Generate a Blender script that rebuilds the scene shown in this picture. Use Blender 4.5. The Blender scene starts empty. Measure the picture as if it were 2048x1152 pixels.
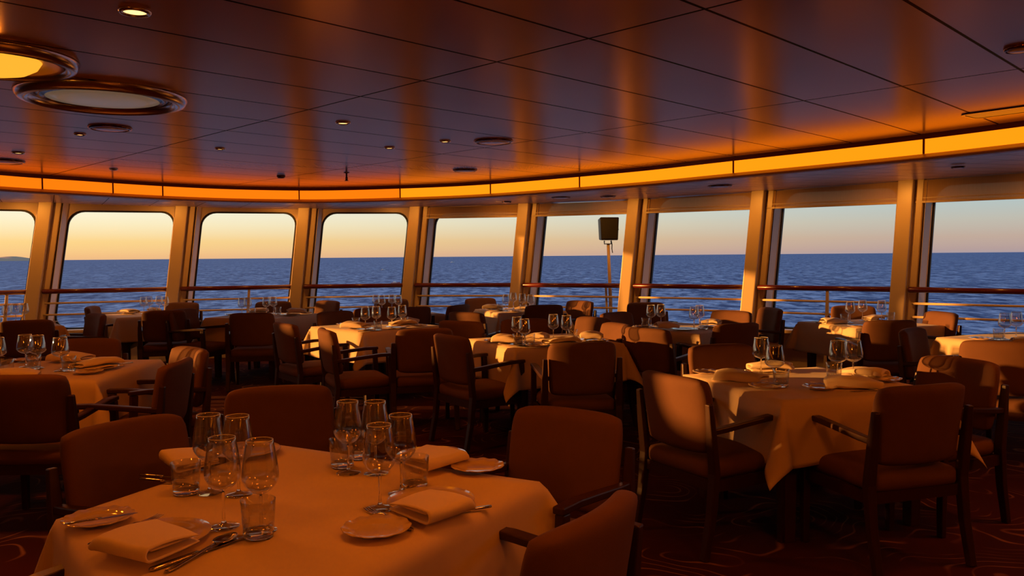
import bpy, bmesh, math, random
from mathutils import Vector, Matrix
random.seed(7)
C = bpy.context.scene.collection
SC = bpy.context.scene
PI = math.pi
R = math.radians
# world coordinates (metres) of what stands on the tables
WINE = {
    'T1': [(-0.955, 2.505), (-0.856, 2.48), (-0.796, 2.181), (-0.682, 2.146), (-0.563, 2.721), (-0.468, 2.712), (-0.392, 2.333), (-0.349, 2.477)],
    'T2': [(1.527, 4.924), (1.472, 4.502), (1.907, 4.701), (2.012, 4.734)],
    'T3': [(-3.345, 5.509), (-3.23, 5.452), (-2.985, 5.295), (-3.417, 5.32)],
    'T4': [(0.038, 6.741), (0.098, 6.512), (0.358, 6.999), (0.463, 6.867)],
    'T5': [(-1.495, 8.175), (-1.411, 8.339), (-1.23, 8.207), (-1.162, 8.494)],
    'T6': [(-3.477, 10.338), (-3.427, 10.42), (-3.207, 10.485), (-3.14, 10.568)],
    'T7': [(-4.938, 10.776), (-4.951, 10.968), (-4.852, 11.054), (-4.678, 10.84)],
    'T8': [(-5.787, 9.197), (-5.813, 9.407), (-5.752, 9.472)],
    'T9': [(-1.846, 10.891), (-1.731, 10.683), (-1.64, 10.966), (-1.508, 10.657)],
    'T10': [(-0.082, 10.677), (0.018, 11.172), (0.139, 10.848), (0.249, 10.637)],
    'T11': [(1.415, 8.19), (1.526, 8.238), (1.783, 7.876), (1.886, 8.088)],
    'T12': [(3.562, 8.468), (3.797, 8.706), (3.965, 8.622)],
    'T13': [(4.133, 6.738), (4.299, 6.848)],
}
TUMBLER = {
    'T1': [(-1.028, 2.501), (-0.676, 2.103), (-0.602, 2.807), (-0.315, 2.547), (-0.566, 2.926)],
    'T2': [(1.485, 4.432), (1.871, 4.664)],
    'T3': [(-3.256, 5.153), (-3.228, 5.404), (-2.93, 5.292)],
    'T4': [(0.045, 6.589), (0.144, 6.582), (0.524, 6.944)],
    'T5': [(-1.651, 8.48), (-1.342, 8.051), (-1.149, 8.554)],
    'T6': [(-3.308, 10.232), (-3.051, 10.467)],
    'T7': [(-4.747, 10.662)],
    'T8': [(-5.818, 9.067)],
    'T9': [(-1.847, 10.51)],
    'T10': [(-0.164, 10.785), (0.186, 10.455)],
    'T11': [(1.35, 8.139), (1.879, 7.867)],
    'T12': [(3.481, 8.413), (4.057, 8.612)],
    'T13': [(4.062, 6.703)],
}
PLATE = {
    'T1': [(-0.929, 2.079), (-0.246, 2.363), (-0.296, 2.895), (-1.009, 3.001)],
    'T3': [(-2.77, 5.353), (-3.196, 5.789)],
    'T4': [(-0.061, 6.56), (0.43, 6.451), (0.696, 6.849)],
    'T5': [(-1.602, 8.02), (-0.932, 8.014)],
    'T6': [(-2.724, 10.167)],
    'T11': [(1.664, 7.78)],
    'T10': [(-0.265, 10.798)],
}
SIDE_PLATE = {
    'T1': [(-1.162, 2.224), (-0.367, 2.123), (-0.124, 2.746)],
    'T2': [(1.385, 4.386), (1.668, 4.339), (2.229, 4.626), (1.193, 4.943)],
    'T3': [(-3.591, 5.814), (-2.739, 5.167)],
    'T4': [(-0.221, 6.84), (0.25, 6.359), (0.75, 6.648)],
    'T5': [(-0.792, 8.224), (-1.809, 8.68)],
    'T6': [(-3.611, 10.353), (-2.699, 10.517)],
    'T7': [(-5.119, 10.704)],
    'T9': [(-1.039, 10.148)],
    'T10': [(0.069, 10.469), (0.442, 10.81)],
    'T11': [(1.306, 8.086), (1.976, 8.023)],
    'T12': [(3.163, 8.444), (3.335, 7.952)],
    'T13': [(3.922, 6.714)],
    'T8': [(-5.316, 9.357)],
}
NAPKIN = {
    'T1': [(-0.964, 2.073, 13.4, 0.233), (-0.243, 2.353, -4.2, 0.218), (-0.292, 2.92, 3.9, 0.223), (-1.18, 2.917, 23.8, 0.201)],
    'T2': [(1.316, 4.648, -30.2, 0.286), (1.591, 5.118, -13.3, 0.26), (1.865, 4.388, -20.7, 0.275), (2.164, 4.757, -48.7, 0.25)],
    'T3': [(-3.183, 5.774, -8.4, 0.32), (-2.783, 5.404, 52.5, 0.292), (-3.093, 4.923, 9.4, 0.277)],
    'T4': [(-0.062, 6.673, -23.2, 0.236), (0.435, 6.542, 17.7, 0.293), (0.692, 6.91, -17.5, 0.179), (0.223, 7.031, -23.3, 0.132)],
    'T5': [(-1.607, 8.13, -25.7, 0.316), (-0.942, 8.125, 18.8, 0.274), (-1.095, 9.003, 30.5, 0.231)],
    'T6': [(-2.787, 10.392, 16.1, 0.231), (-3.386, 10.929, 16.9, 0.24)],
    'T7': [(-5.024, 11.225, 30.3, 0.167), (-5.204, 10.854, -26.4, 0.277)],
    'T9': [(-1.639, 10.349, 20.7, 0.196), (-1.194, 9.995, -6.1, 0.159)],
    'T10': [(-0.257, 10.896, -7.0, 0.254), (0.154, 10.796, -32.5, 0.229)],
    'T11': [(1.498, 7.822, 9.9, 0.204), (2.058, 8.337, -23.7, 0.194)],
    'T12': [(3.351, 8.395, 9.6, 0.233), (3.928, 8.726, 15.3, 0.186)],
    'T13': [(3.933, 6.262, -18.3, 0.29)],
    'T8': [(-5.258, 8.916, 16.1, 0.173)],
}
CUTLERY = [
    ('fork', 'T1', (-1.052, 2.159, 68.7, 0.28)),
    ('fork', 'T1', (-0.351, 2.228, 130.3, 0.355)),
    ('knife', 'T1', (-0.787, 1.982, 56.4, 0.268)),
    ('spoon', 'T1', (-0.778, 1.98, 71.4, 0.279)),
    ('knife', 'T1', (-0.15, 2.288, -151.6, 0.136)),
    ('knife', 'T1', (-1.18, 2.684, -17.0, 0.185)),
    ('knife', 'T1', (-1.152, 2.629, -20.8, 0.214)),
    ('knife', 'T2', (1.902, 4.271, -170.5, 0.225)),
    ('fork', 'T2', (1.7, 4.425, 90.2, 0.274)),
    ('fork', 'T2', (1.421, 4.998, -72.5, 0.279)),
    ('knife', 'T2', (1.475, 5.038, -73.8, 0.28)),
    ('knife', 'T3', (-2.743, 5.601, -124.0, 0.181)),
    ('knife', 'T5', (-1.387, 7.922, 37.1, 0.236)),
    ('knife', 'T2', (2.047, 4.745, 56.2, 0.298)),
]
EXPO = 0.0
SUN_E, SUN_EL, SUN_AZ = 8.0, 5.0, 1.0
LAMP = (1.0, .20, .010)
LAMP2 = (1.0, .35, .04)
DOME_W = 45.0
DL_W = 11.0
POST_W = 22.0
FILL_DL = [(-.35, 2.3, 24), (.75, 2.45, 20), (.4, 1.0, 10), (-1.6, 1.2, 8), (3.3, 4.0, 42), (-4.6, 5.0, 18)]  # fill downlights added out of view
FILL_DOMES = [(1.6, .6, 26, 'above the right foreground chair'), (-2.5, -.6, 34, 'behind the viewpoint at left'), (4.6, 2.2, 36, 'by the right-hand cove')]  # fill domes added out of view
# ---------------------------------------------------------------- helpers
def tag(o, label=None, cat=None, group=None, kind=None):
    if label: o['label'] = label
    if cat: o['category'] = cat
    if group: o['group'] = group
    if kind: o['kind'] = kind
    return o

def mesh(name, verts, faces, mat=None, smooth=False):
    me = bpy.data.meshes.new(name)
    me.from_pydata([tuple(v) for v in verts], [], faces)
    bm = bmesh.new(); bm.from_mesh(me)
    bmesh.ops.recalc_face_normals(bm, faces=bm.faces)
    bm.to_mesh(me); bm.free()
    if smooth: me.polygons.foreach_set('use_smooth', [True] * len(me.polygons))
    if mat: me.materials.append(mat)
    return me

def link(name, me, parent=None, loc=(0, 0, 0), rz=0.0):
    o = bpy.data.objects.new(name, me)
    C.objects.link(o)
    o.location = loc; o.rotation_euler = (0, 0, rz)
    if parent: o.parent = parent
    return o

def empty(name, loc=(0, 0, 0), rz=0.0, label=None, cat=None, group=None):
    o = bpy.data.objects.new(name, None)
    C.objects.link(o)
    o.empty_display_size = .1
    o.location = loc; o.rotation_euler = (0, 0, rz)
    return tag(o, label, cat, group)

class MB:
    def __init__(s): s.v = []; s.f = []
    def add(s, v, f):
        n = len(s.v); s.v += [tuple(p) for p in v]; s.f += [tuple(i + n for i in q) for q in f]; return s
    def hexa(s, p):           # eight corners: bottom ring 0-3, top ring 4-7
        return s.add(p, [(3, 2, 1, 0), (4, 5, 6, 7), (0, 1, 5, 4), (1, 2, 6, 5), (2, 3, 7, 6), (3, 0, 4, 7)])
    def box(s, x0, x1, y0, y1, z0, z1):
        return s.hexa([(x0, y0, z0), (x1, y0, z0), (x1, y1, z0), (x0, y1, z0), (x0, y0, z1), (x1, y0, z1), (x1, y1, z1), (x0, y1, z1)])
    def tube(s, pts, rads, n=10, cap=True):
        pts = [Vector(p) for p in pts]
        if not hasattr(rads, '__len__'): rads = [rads] * len(pts)
        rings = []
        for i, p in enumerate(pts):
            d = (pts[min(i + 1, len(pts) - 1)] - pts[max(i - 1, 0)]).normalized()
            a = d.cross(Vector((0, 0, 1)))
            if a.length < 1e-3: a = Vector((1, 0, 0))
            a.normalize(); b = a.cross(d).normalized()
            rings.append([p + (a * math.cos(2 * PI * k / n) + b * math.sin(2 * PI * k / n)) * rads[i] for k in range(n)])
        v = [q for r in rings for q in r]; f = []
        for i in range(len(pts) - 1):
            for k in range(n):
                k2 = (k + 1) % n
                f.append((i * n + k, i * n + k2, (i + 1) * n + k2, (i + 1) * n + k))
        if cap: f.append(tuple(range(n - 1, -1, -1))); f.append(tuple((len(pts) - 1) * n + k for k in range(n)))
        return s.add(v, f)
    def sweep(s, pts, w, h, up=(0, 0, 1)):     # rectangular bar along points
        pts = [Vector(p) for p in pts]; v = []; f = []
        for i, p in enumerate(pts):
            d = (pts[min(i + 1, len(pts) - 1)] - pts[max(i - 1, 0)]).normalized()
            a = d.cross(Vector(up)).normalized(); b = a.cross(d).normalized()
            ww = w[i] if hasattr(w, '__len__') else w; hh = h[i] if hasattr(h, '__len__') else h
            v += [p + a * ww / 2 + b * hh / 2, p - a * ww / 2 + b * hh / 2, p - a * ww / 2 - b * hh / 2, p + a * ww / 2 - b * hh / 2]
        for i in range(len(pts) - 1):
            for k in range(4):
                k2 = (k + 1) % 4
                f.append((i * 4 + k, i * 4 + k2, i * 4 + 4 + k2, i * 4 + 4 + k))
        f.append((0, 1, 2, 3)); m = (len(pts) - 1) * 4; f.append((m + 3, m + 2, m + 1, m))
        return s.add(v, f)
    def mesh(s, name, mat, smooth=False, bevel=0, seg=2):
        me = mesh(name, s.v, s.f, mat, smooth)
        if bevel:
            bm = bmesh.new(); bm.from_mesh(me)
            es = [e for e in bm.edges if len(e.link_faces) == 2 and e.calc_face_angle(0) > .5]
            bmesh.ops.bevel(bm, geom=es, offset=bevel, segments=seg, affect='EDGES', profile=.5, clamp_overlap=True)
            bm.to_mesh(me); bm.free()
        return me

def lathe(name, prof, mat, n=40, closed=False, smooth=True):
    """revolve (r, z) about z; r = 0 ends close to a point"""
    v = []; f = []; idx = []
    for r, z in prof:
        if r < 1e-6: idx.append([len(v)]); v.append((0, 0, z))
        else:
            idx.append(list(range(len(v), len(v) + n)))
            v += [(r * math.cos(2 * PI * k / n), r * math.sin(2 * PI * k / n), z) for k in range(n)]
    m = len(prof)
    for i in range(m if closed else m - 1):
        a, b = idx[i], idx[(i + 1) % m]
        for k in range(n):
            k2 = (k + 1) % n
            if len(a) == 1 and len(b) == 1: continue
            if len(a) == 1: f.append((a[0], b[k2], b[k]))
            elif len(b) == 1: f.append((a[k], a[k2], b[0]))
            else: f.append((a[k], a[k2], b[k2], b[k]))
    return mesh(name, v, f, mat, smooth)

def cushion(name, hw, hh, T, mat, corner=.10, bend=None, n=22, puff=.012):
    """upholstered pad in (x, z) with thickness along y; bend maps each point"""
    ks = [math.sin(PI / 2 * (2 * i / n - 1)) for i in range(n + 1)]
    v = []; f = []
    def pt(a, b, side):
        s = 1 - corner * (abs(a) ** 5) * (abs(b) ** 5) * 1.0
        x, z = hw * a * s, hh * b * s
        m = max(abs(a), abs(b))
        t = (T / 2) * max(0.0, 1 - m ** 12) ** .5 + puff * (1 - a * a) * (1 - b * b)
        p = (x, side * t, z)
        return bend(*p) if bend else p
    for side in (1, -1):
        for j in range(n + 1):
            for i in range(n + 1): v.append(pt(ks[i], ks[j], side))
    N = n + 1
    for sd in (0, 1):
        o = sd * N * N
        for j in range(n):
            for i in range(n):
                q = (o + j * N + i, o + j * N + i + 1, o + (j + 1) * N + i + 1, o + (j + 1) * N + i)
                f.append(q if sd else q[::-1])
    me = mesh(name, v, f, None, True)
    bm = bmesh.new(); bm.from_mesh(me)
    bmesh.ops.remove_doubles(bm, verts=bm.verts, dist=1e-4)
    bmesh.ops.recalc_face_normals(bm, faces=bm.faces)
    for q in bm.faces: q.smooth = True
    bm.to_mesh(me); bm.free()
    me.materials.append(mat)
    return me

# ---------------------------------------------------------------- materials
def newmat(name):
    m = bpy.data.materials.new(name); m.use_nodes = True
    nt = m.node_tree; nt.nodes.clear()
    out = nt.nodes.new('ShaderNodeOutputMaterial')
    return m, nt, out
def N(nt, t, **kw):
    n = nt.nodes.new(t)
    for k, v in kw.items():
        if hasattr(n, k) and not k.startswith('in_'): setattr(n, k, v)
    return n
def L(nt, a, b): nt.links.new(a, b)
def rgba(c): return (c[0], c[1], c[2], 1)

def principled(name, col, rough=.5, metal=0, spec=.5, noise=None, nscale=20, bump=0, bscale=200, sheen=0, stretch=None, coat=0):
    m, nt, out = newmat(name)
    b = N(nt, 'ShaderNodeBsdfPrincipled')
    b.inputs['Base Color'].default_value = rgba(col)
    b.inputs['Roughness'].default_value = rough
    b.inputs['Metallic'].default_value = metal
    b.inputs['Specular IOR Level'].default_value = spec
    b.inputs['Sheen Weight'].default_value = sheen
    b.inputs['Sheen Roughness'].default_value = .4
    b.inputs['Coat Weight'].default_value = coat
    tc = N(nt, 'ShaderNodeTexCoord')
    src = tc.outputs['Object']
    if stretch:
        mp = N(nt, 'ShaderNodeMapping'); mp.inputs['Scale'].default_value = stretch
        L(nt, src, mp.inputs['Vector']); src = mp.outputs['Vector']
    if noise:
        t = N(nt, 'ShaderNodeTexNoise'); t.inputs['Scale'].default_value = nscale; t.inputs['Detail'].default_value = 4
        L(nt, src, t.inputs['Vector'])
        mx = N(nt, 'ShaderNodeMix', data_type='RGBA')
        mx.inputs['A'].default_value = rgba(col); mx.inputs['B'].default_value = rgba(noise)
        L(nt, t.outputs['Fac'], mx.inputs['Factor']); L(nt, mx.outputs['Result'], b.inputs['Base Color'])
    if bump:
        t = N(nt, 'ShaderNodeTexNoise'); t.inputs['Scale'].default_value = bscale; t.inputs['Detail'].default_value = 3
        L(nt, src, t.inputs['Vector'])
        bp = N(nt, 'ShaderNodeBump'); bp.inputs['Strength'].default_value = bump; bp.inputs['Distance'].default_value = .002
        L(nt, t.outputs['Fac'], bp.inputs['Height']); L(nt, bp.outputs['Normal'], b.inputs['Normal'])
    L(nt, b.outputs[0], out.inputs[0])
    return m

def emission(name, col, strength):
    m, nt, out = newmat(name)
    e = N(nt, 'ShaderNodeEmission'); e.inputs['Color'].default_value = rgba(col); e.inputs['Strength'].default_value = strength
    L(nt, e.outputs[0], out.inputs[0]); return m

M = {}
M['velvet'] = principled('chair velvet', (.185, .088, .050), .8, noise=(.15, .068, .038), nscale=14, bump=.35, bscale=420, sheen=0, spec=.25)
M['wood'] = principled('dark chair wood', (.060, .022, .012), .38, noise=(.035, .012, .007), nscale=9, stretch=(8, 8, 1), spec=.45)
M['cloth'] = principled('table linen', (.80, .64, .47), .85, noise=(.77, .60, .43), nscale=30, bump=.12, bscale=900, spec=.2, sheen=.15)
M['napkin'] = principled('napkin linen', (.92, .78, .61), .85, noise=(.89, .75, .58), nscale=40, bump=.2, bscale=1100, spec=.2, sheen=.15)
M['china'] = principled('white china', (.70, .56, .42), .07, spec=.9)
M['steel'] = principled('polished cutlery steel', (.62, .56, .50), .16, metal=1)
M['chrome'] = principled('satin chrome', (.80, .75, .68), .22, metal=1)
M['cream'] = principled('cream painted steel', (.74, .58, .36), .35, noise=(.70, .54, .33), nscale=3, spec=.5)
M['white'] = principled('white painted frame', (.95, .86, .72), .4, spec=.45)
M['gasket'] = principled('black window gasket', (.008, .007, .007), .5)
M['rail'] = principled('varnished red hardwood', (.16, .022, .014), .22, noise=(.10, .012, .008), nscale=6, stretch=(1, 1, 12), spec=.5, coat=.3)
M['table_wood'] = principled('table wood', (.09, .035, .018), .45, noise=(.06, .022, .011), nscale=8)
M['cove_trim'] = principled('dark cornice lacquer', (.16, .035, .012), .35)
M['lip'] = principled('bronze cove lip', (.62, .36, .15), .4, metal=.0, spec=.5)
M['seam'] = principled('cove seam strip', (.16, .03, .006), .5)
M['black_box'] = principled('black speaker cabinet', (.012, .011, .011), .45)
M['grille'] = principled('black speaker grille', (.010, .010, .010), .65, bump=.8, bscale=300)
M['fixture_grey'] = principled('fixture disc', (.78, .70, .58), .2)
M['dark_ring'] = principled('bronze ring', (.22, .10, .045), .18, metal=1)
M['hull_white'] = principled('white boat hull', (.8, .78, .74), .4)
M['hull_red'] = principled('red boat paint', (.55, .06, .03), .4)
M['cove'] = emission('amber backlit acrylic', (1.0, .165, .003), 1.35)
M['cove_light'] = emission('lighter amber backlit acrylic', (1.0, .235, .004), 1.55)
M['bulb'] = emission('downlight bulb', (1.0, .60, .20), 2.2)
M['rim'] = principled('white glass rim highlight', (.85, .85, .84), .12, spec=.9)  # opaque white, stands in for the bright highlight along the glass rim
M['dome_glow'] = emission('amber dome lamp', (1.0, .42, .03), 1.15)
M['lamp_added_glow'] = principled('lamp glass with added glow', (.80, .72, .60), .25)
_b = [n for n in M['lamp_added_glow'].node_tree.nodes if n.type == 'BSDF_PRINCIPLED'][0]; _b.inputs['Emission Color'].default_value = (1, .72, .45, 1); _b.inputs['Emission Strength'].default_value = .09  # faint emission added so the unlit disc looks paler
M['wallback'] = principled('brown wall panelling', (.16, .07, .035), .5, noise=(.12, .05, .025), nscale=3)

# thin window glass
m, nt, out = newmat('window glass')
tr = N(nt, 'ShaderNodeBsdfTransparent'); gl = N(nt, 'ShaderNodeBsdfGlossy'); gl.inputs['Roughness'].default_value = .0
fr = N(nt, 'ShaderNodeFresnel'); fr.inputs['IOR'].default_value = 1.03
mx = N(nt, 'ShaderNodeMixShader'); L(nt, fr.outputs[0], mx.inputs[0]); L(nt, tr.outputs[0], mx.inputs[1]); L(nt, gl.outputs[0], mx.inputs[2]); L(nt, mx.outputs[0], out.inputs[0])
M['glass_pane'] = m
# drinking glass
m, nt, out = newmat('crystal glass')
g = N(nt, 'ShaderNodeBsdfGlass'); g.inputs['IOR'].default_value = 1.5; g.inputs['Roughness'].default_value = 0; g.inputs['Color'].default_value = (.985, .985, .98, 1)
tb = N(nt, 'ShaderNodeBsdfTransparent'); mg = N(nt, 'ShaderNodeMixShader'); mg.inputs[0].default_value = .0; L(nt, g.outputs[0], mg.inputs[1]); L(nt, tb.outputs[0], mg.inputs[2]); L(nt, mg.outputs[0], out.inputs[0]); M['crystal'] = m
# thin blown glass walls
m, nt, out = newmat('thin blown glass')
tr = N(nt, 'ShaderNodeBsdfTransparent'); tr.inputs[0].default_value = (.97, .97, .965, 1); gl = N(nt, 'ShaderNodeBsdfGlossy'); gl.inputs['Roughness'].default_value = .0
ge = N(nt, 'ShaderNodeNewGeometry'); dt = N(nt, 'ShaderNodeVectorMath', operation='DOT_PRODUCT'); L(nt, ge.outputs['Normal'], dt.inputs[0]); L(nt, ge.outputs['Incoming'], dt.inputs[1])
def math0(op, a, b):
    n = N(nt, 'ShaderNodeMath', operation=op)
    for q, x in enumerate((a, b)):
        if isinstance(x, (int, float)): n.inputs[q].default_value = x
        else: L(nt, x, n.inputs[q])
    return n.outputs[0]
c1 = math0('SUBTRACT', 1.0, math0('ABSOLUTE', dt.outputs['Value'], 0.0))
fz = math0('MINIMUM', math0('ADD', math0('MULTIPLY', math0('POWER', c1, 3.0), .95), .15), .85)
mx = N(nt, 'ShaderNodeMixShader'); L(nt, fz, mx.inputs[0]); L(nt, tr.outputs[0], mx.inputs[1]); L(nt, gl.outputs[0], mx.inputs[2]); L(nt, mx.outputs[0], out.inputs[0])
M['blown'] = m
# roller blind scrim
m, nt, out = newmat('cream roller blind scrim')
tc = N(nt, 'ShaderNodeTexCoord'); mp = N(nt, 'ShaderNodeMapping'); mp.inputs['Scale'].default_value = (60, 60, 3); L(nt, tc.outputs['Object'], mp.inputs[0])
nz = N(nt, 'ShaderNodeTexNoise'); nz.inputs['Scale'].default_value = 2; L(nt, mp.outputs[0], nz.inputs['Vector'])
cr = N(nt, 'ShaderNodeMix', data_type='RGBA'); cr.inputs['A'].default_value = (.82, .58, .28, 1); cr.inputs['B'].default_value = (.72, .48, .21, 1); L(nt, nz.outputs['Fac'], cr.inputs['Factor'])
d = N(nt, 'ShaderNodeBsdfDiffuse'); t = N(nt, 'ShaderNodeBsdfTranslucent'); tp = N(nt, 'ShaderNodeBsdfTransparent'); tp.inputs[0].default_value = (1, .93, .8, 1)
L(nt, cr.outputs['Result'], d.inputs[0]); L(nt, cr.outputs['Result'], t.inputs[0])
m1 = N(nt, 'ShaderNodeMixShader'); m1.inputs[0].default_value = .35; L(nt, d.outputs[0], m1.inputs[1]); L(nt, t.outputs[0], m1.inputs[2])
m2 = N(nt, 'ShaderNodeMixShader'); m2.inputs[0].default_value = .16; L(nt, m1.outputs[0], m2.inputs[1]); L(nt, tp.outputs[0], m2.inputs[2]); L(nt, m2.outputs[0], out.inputs[0])
M['blind'] = m

def math_node(nt, op, a, b=None, c=None):
    n = N(nt, 'ShaderNodeMath', operation=op)
    for i, x in enumerate((a, b, c)):
        if x is None: continue
        if isinstance(x, (int, float)): n.inputs[i].default_value = x
        else: L(nt, x, n.inputs[i])
    return n.outputs[0]

def panel_ceiling(name, col, seams, rough, aniso_scale, line_w=.008):
    """metal planks: thin dark joints along rotated directions; seams = [(angle_deg, pitch, offset)] of the joint normals"""
    m, nt, out = newmat(name)
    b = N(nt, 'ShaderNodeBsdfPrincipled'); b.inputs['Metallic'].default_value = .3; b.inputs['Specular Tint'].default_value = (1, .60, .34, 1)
    ge = N(nt, 'ShaderNodeNewGeometry'); sp = N(nt, 'ShaderNodeSeparateXYZ'); L(nt, ge.outputs['Position'], sp.inputs[0])
    mask = None
    for ang, pitch, off in seams:
        ca, sa = math.cos(R(ang)), math.sin(R(ang))
        d = math_node(nt, 'ADD', math_node(nt, 'MULTIPLY', sp.outputs[0], ca), math_node(nt, 'MULTIPLY', sp.outputs[1], sa))
        q = math_node(nt, 'SUBTRACT', d, off)
        pp = math_node(nt, 'PINGPONG', math_node(nt, 'ADD', q, 100 * pitch), pitch / 2)
        k = math_node(nt, 'LESS_THAN', pp, line_w)
        mask = k if mask is None else math_node(nt, 'MAXIMUM', mask, k)
    tc = N(nt, 'ShaderNodeTexCoord'); mp = N(nt, 'ShaderNodeMapping'); mp.inputs['Rotation'].default_value = (0, 0, R(-45)); mp.inputs['Scale'].default_value = aniso_scale
    L(nt, ge.outputs['Position'], mp.inputs[0])
    nz = N(nt, 'ShaderNodeTexNoise'); nz.inputs['Scale'].default_value = 1.5; nz.inputs['Detail'].default_value = 5; L(nt, mp.outputs[0], nz.inputs['Vector'])
    mr = N(nt, 'ShaderNodeMapRange'); mr.inputs['To Min'].default_value = rough - .01; mr.inputs['To Max'].default_value = rough + .01
    L(nt, nz.outputs['Fac'], mr.inputs['Value']); L(nt, mr.outputs[0], b.inputs['Roughness'])
    mx = N(nt, 'ShaderNodeMix', data_type='RGBA'); mx.inputs['A'].default_value = rgba(col); mx.inputs['B'].default_value = (.012, .006, .004, 1)
    L(nt, mask, mx.inputs['Factor']); L(nt, mx.outputs['Result'], b.inputs['Base Color'])
    L(nt, math_node(nt, 'SUBTRACT', .5, math_node(nt, 'MULTIPLY', mask, .5)), b.inputs['Specular IOR Level'])
    L(nt, b.outputs[0], out.inputs[0])
    return m
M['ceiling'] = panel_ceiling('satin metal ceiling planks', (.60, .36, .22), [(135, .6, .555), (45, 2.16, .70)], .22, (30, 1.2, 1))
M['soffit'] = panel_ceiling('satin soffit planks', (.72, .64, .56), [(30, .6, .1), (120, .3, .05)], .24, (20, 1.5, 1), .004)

# carpet: dark maroon with loose contour lines in tan and red
m, nt, out = newmat('patterned carpet')
b = N(nt, 'ShaderNodeBsdfPrincipled'); b.inputs['Roughness'].default_value = .95; b.inputs['Specular IOR Level'].default_value = .1
ge = N(nt, 'ShaderNodeNewGeometry')
nz = N(nt, 'ShaderNodeTexNoise'); nz.inputs['Scale'].default_value = 1.1; nz.inputs['Detail'].default_value = 1.5; L(nt, ge.outputs['Position'], nz.inputs['Vector'])
ln = math_node(nt, 'PINGPONG', math_node(nt, 'MULTIPLY', nz.outputs['Fac'], 26.0), .5)
l1 = N(nt, 'ShaderNodeMapRange'); l1.inputs['From Min'].default_value = .10; l1.inputs['From Max'].default_value = .02; L(nt, ln, l1.inputs['Value'])
n2 = N(nt, 'ShaderNodeTexNoise'); n2.inputs['Scale'].default_value = 2.3; L(nt, ge.outputs['Position'], n2.inputs['Vector'])
gate = N(nt, 'ShaderNodeMapRange'); gate.inputs['From Min'].default_value = .45; gate.inputs['From Max'].default_value = .60; L(nt, n2.outputs['Fac'], gate.inputs['Value'])
n3 = N(nt, 'ShaderNodeTexNoise'); n3.inputs['Scale'].default_value = 1.7; L(nt, ge.outputs['Position'], n3.inputs['Vector'])
base = N(nt, 'ShaderNodeMix', data_type='RGBA'); base.inputs['A'].default_value = (.035, .010, .008, 1); base.inputs['B'].default_value = (.11, .022, .013, 1); L(nt, n3.outputs['Fac'], base.inputs['Factor'])
lc = N(nt, 'ShaderNodeMix', data_type='RGBA'); lc.inputs['A'].default_value = (.36, .08, .035, 1); lc.inputs['B'].default_value = (.34, .22, .09, 1); L(nt, n2.outputs['Fac'], lc.inputs['Factor'])
mx = N(nt, 'ShaderNodeMix', data_type='RGBA'); L(nt, math_node(nt, 'MULTIPLY', l1.outputs[0], gate.outputs[0]), mx.inputs['Factor'])
L(nt, base.outputs['Result'], mx.inputs['A']); L(nt, lc.outputs['Result'], mx.inputs['B']); L(nt, mx.outputs['Result'], b.inputs['Base Color']); L(nt, b.outputs[0], out.inputs[0])
M['carpet'] = m

# sea
m, nt, out = newmat('open sea water')
ge = N(nt, 'ShaderNodeNewGeometry')
mp = N(nt, 'ShaderNodeMapping'); mp.inputs['Scale'].default_value = (.20, .10, .1); mp.inputs['Rotation'].default_value = (0, 0, R(-8)); L(nt, ge.outputs['Position'], mp.inputs[0])
w1 = N(nt, 'ShaderNodeTexNoise'); w1.inputs['Scale'].default_value = 1.0; w1.inputs['Detail'].default_value = 8; w1.inputs['Roughness'].default_value = .66; w1.inputs['Distortion'].default_value = .4; L(nt, mp.outputs[0], w1.inputs['Vector'])
bp = N(nt, 'ShaderNodeBump'); bp.inputs['Strength'].default_value = .7; bp.inputs['Distance'].default_value = 1.2; L(nt, w1.outputs['Fac'], bp.inputs['Height'])
cr = N(nt, 'ShaderNodeMapRange'); cr.inputs['From Min'].default_value = .42; cr.inputs['From Max'].default_value = .61; L(nt, w1.outputs['Fac'], cr.inputs['Value'])
mx = N(nt, 'ShaderNodeMix', data_type='RGBA'); mx.inputs['A'].default_value = (.008, .040, .19, 1); mx.inputs['B'].default_value = (.23, .43, .76, 1)
L(nt, cr.outputs[0], mx.inputs['Factor'])
d = N(nt, 'ShaderNodeBsdfDiffuse'); L(nt, mx.outputs['Result'], d.inputs['Color']); L(nt, bp.outputs[0], d.inputs['Normal'])
gl = N(nt, 'ShaderNodeBsdfGlossy'); gl.inputs['Roughness'].default_value = .25; L(nt, bp.outputs[0], gl.inputs['Normal'])
ms = N(nt, 'ShaderNodeMixShader'); ms.inputs[0].default_value = .09; L(nt, d.outputs[0], ms.inputs[1]); L(nt, gl.outputs[0], ms.inputs[2]); L(nt, ms.outputs[0], out.inputs[0])
M['sea'] = m
M['island'] = principled('hazy far hills', (.80, .52, .33), 1, spec=0)

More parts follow.
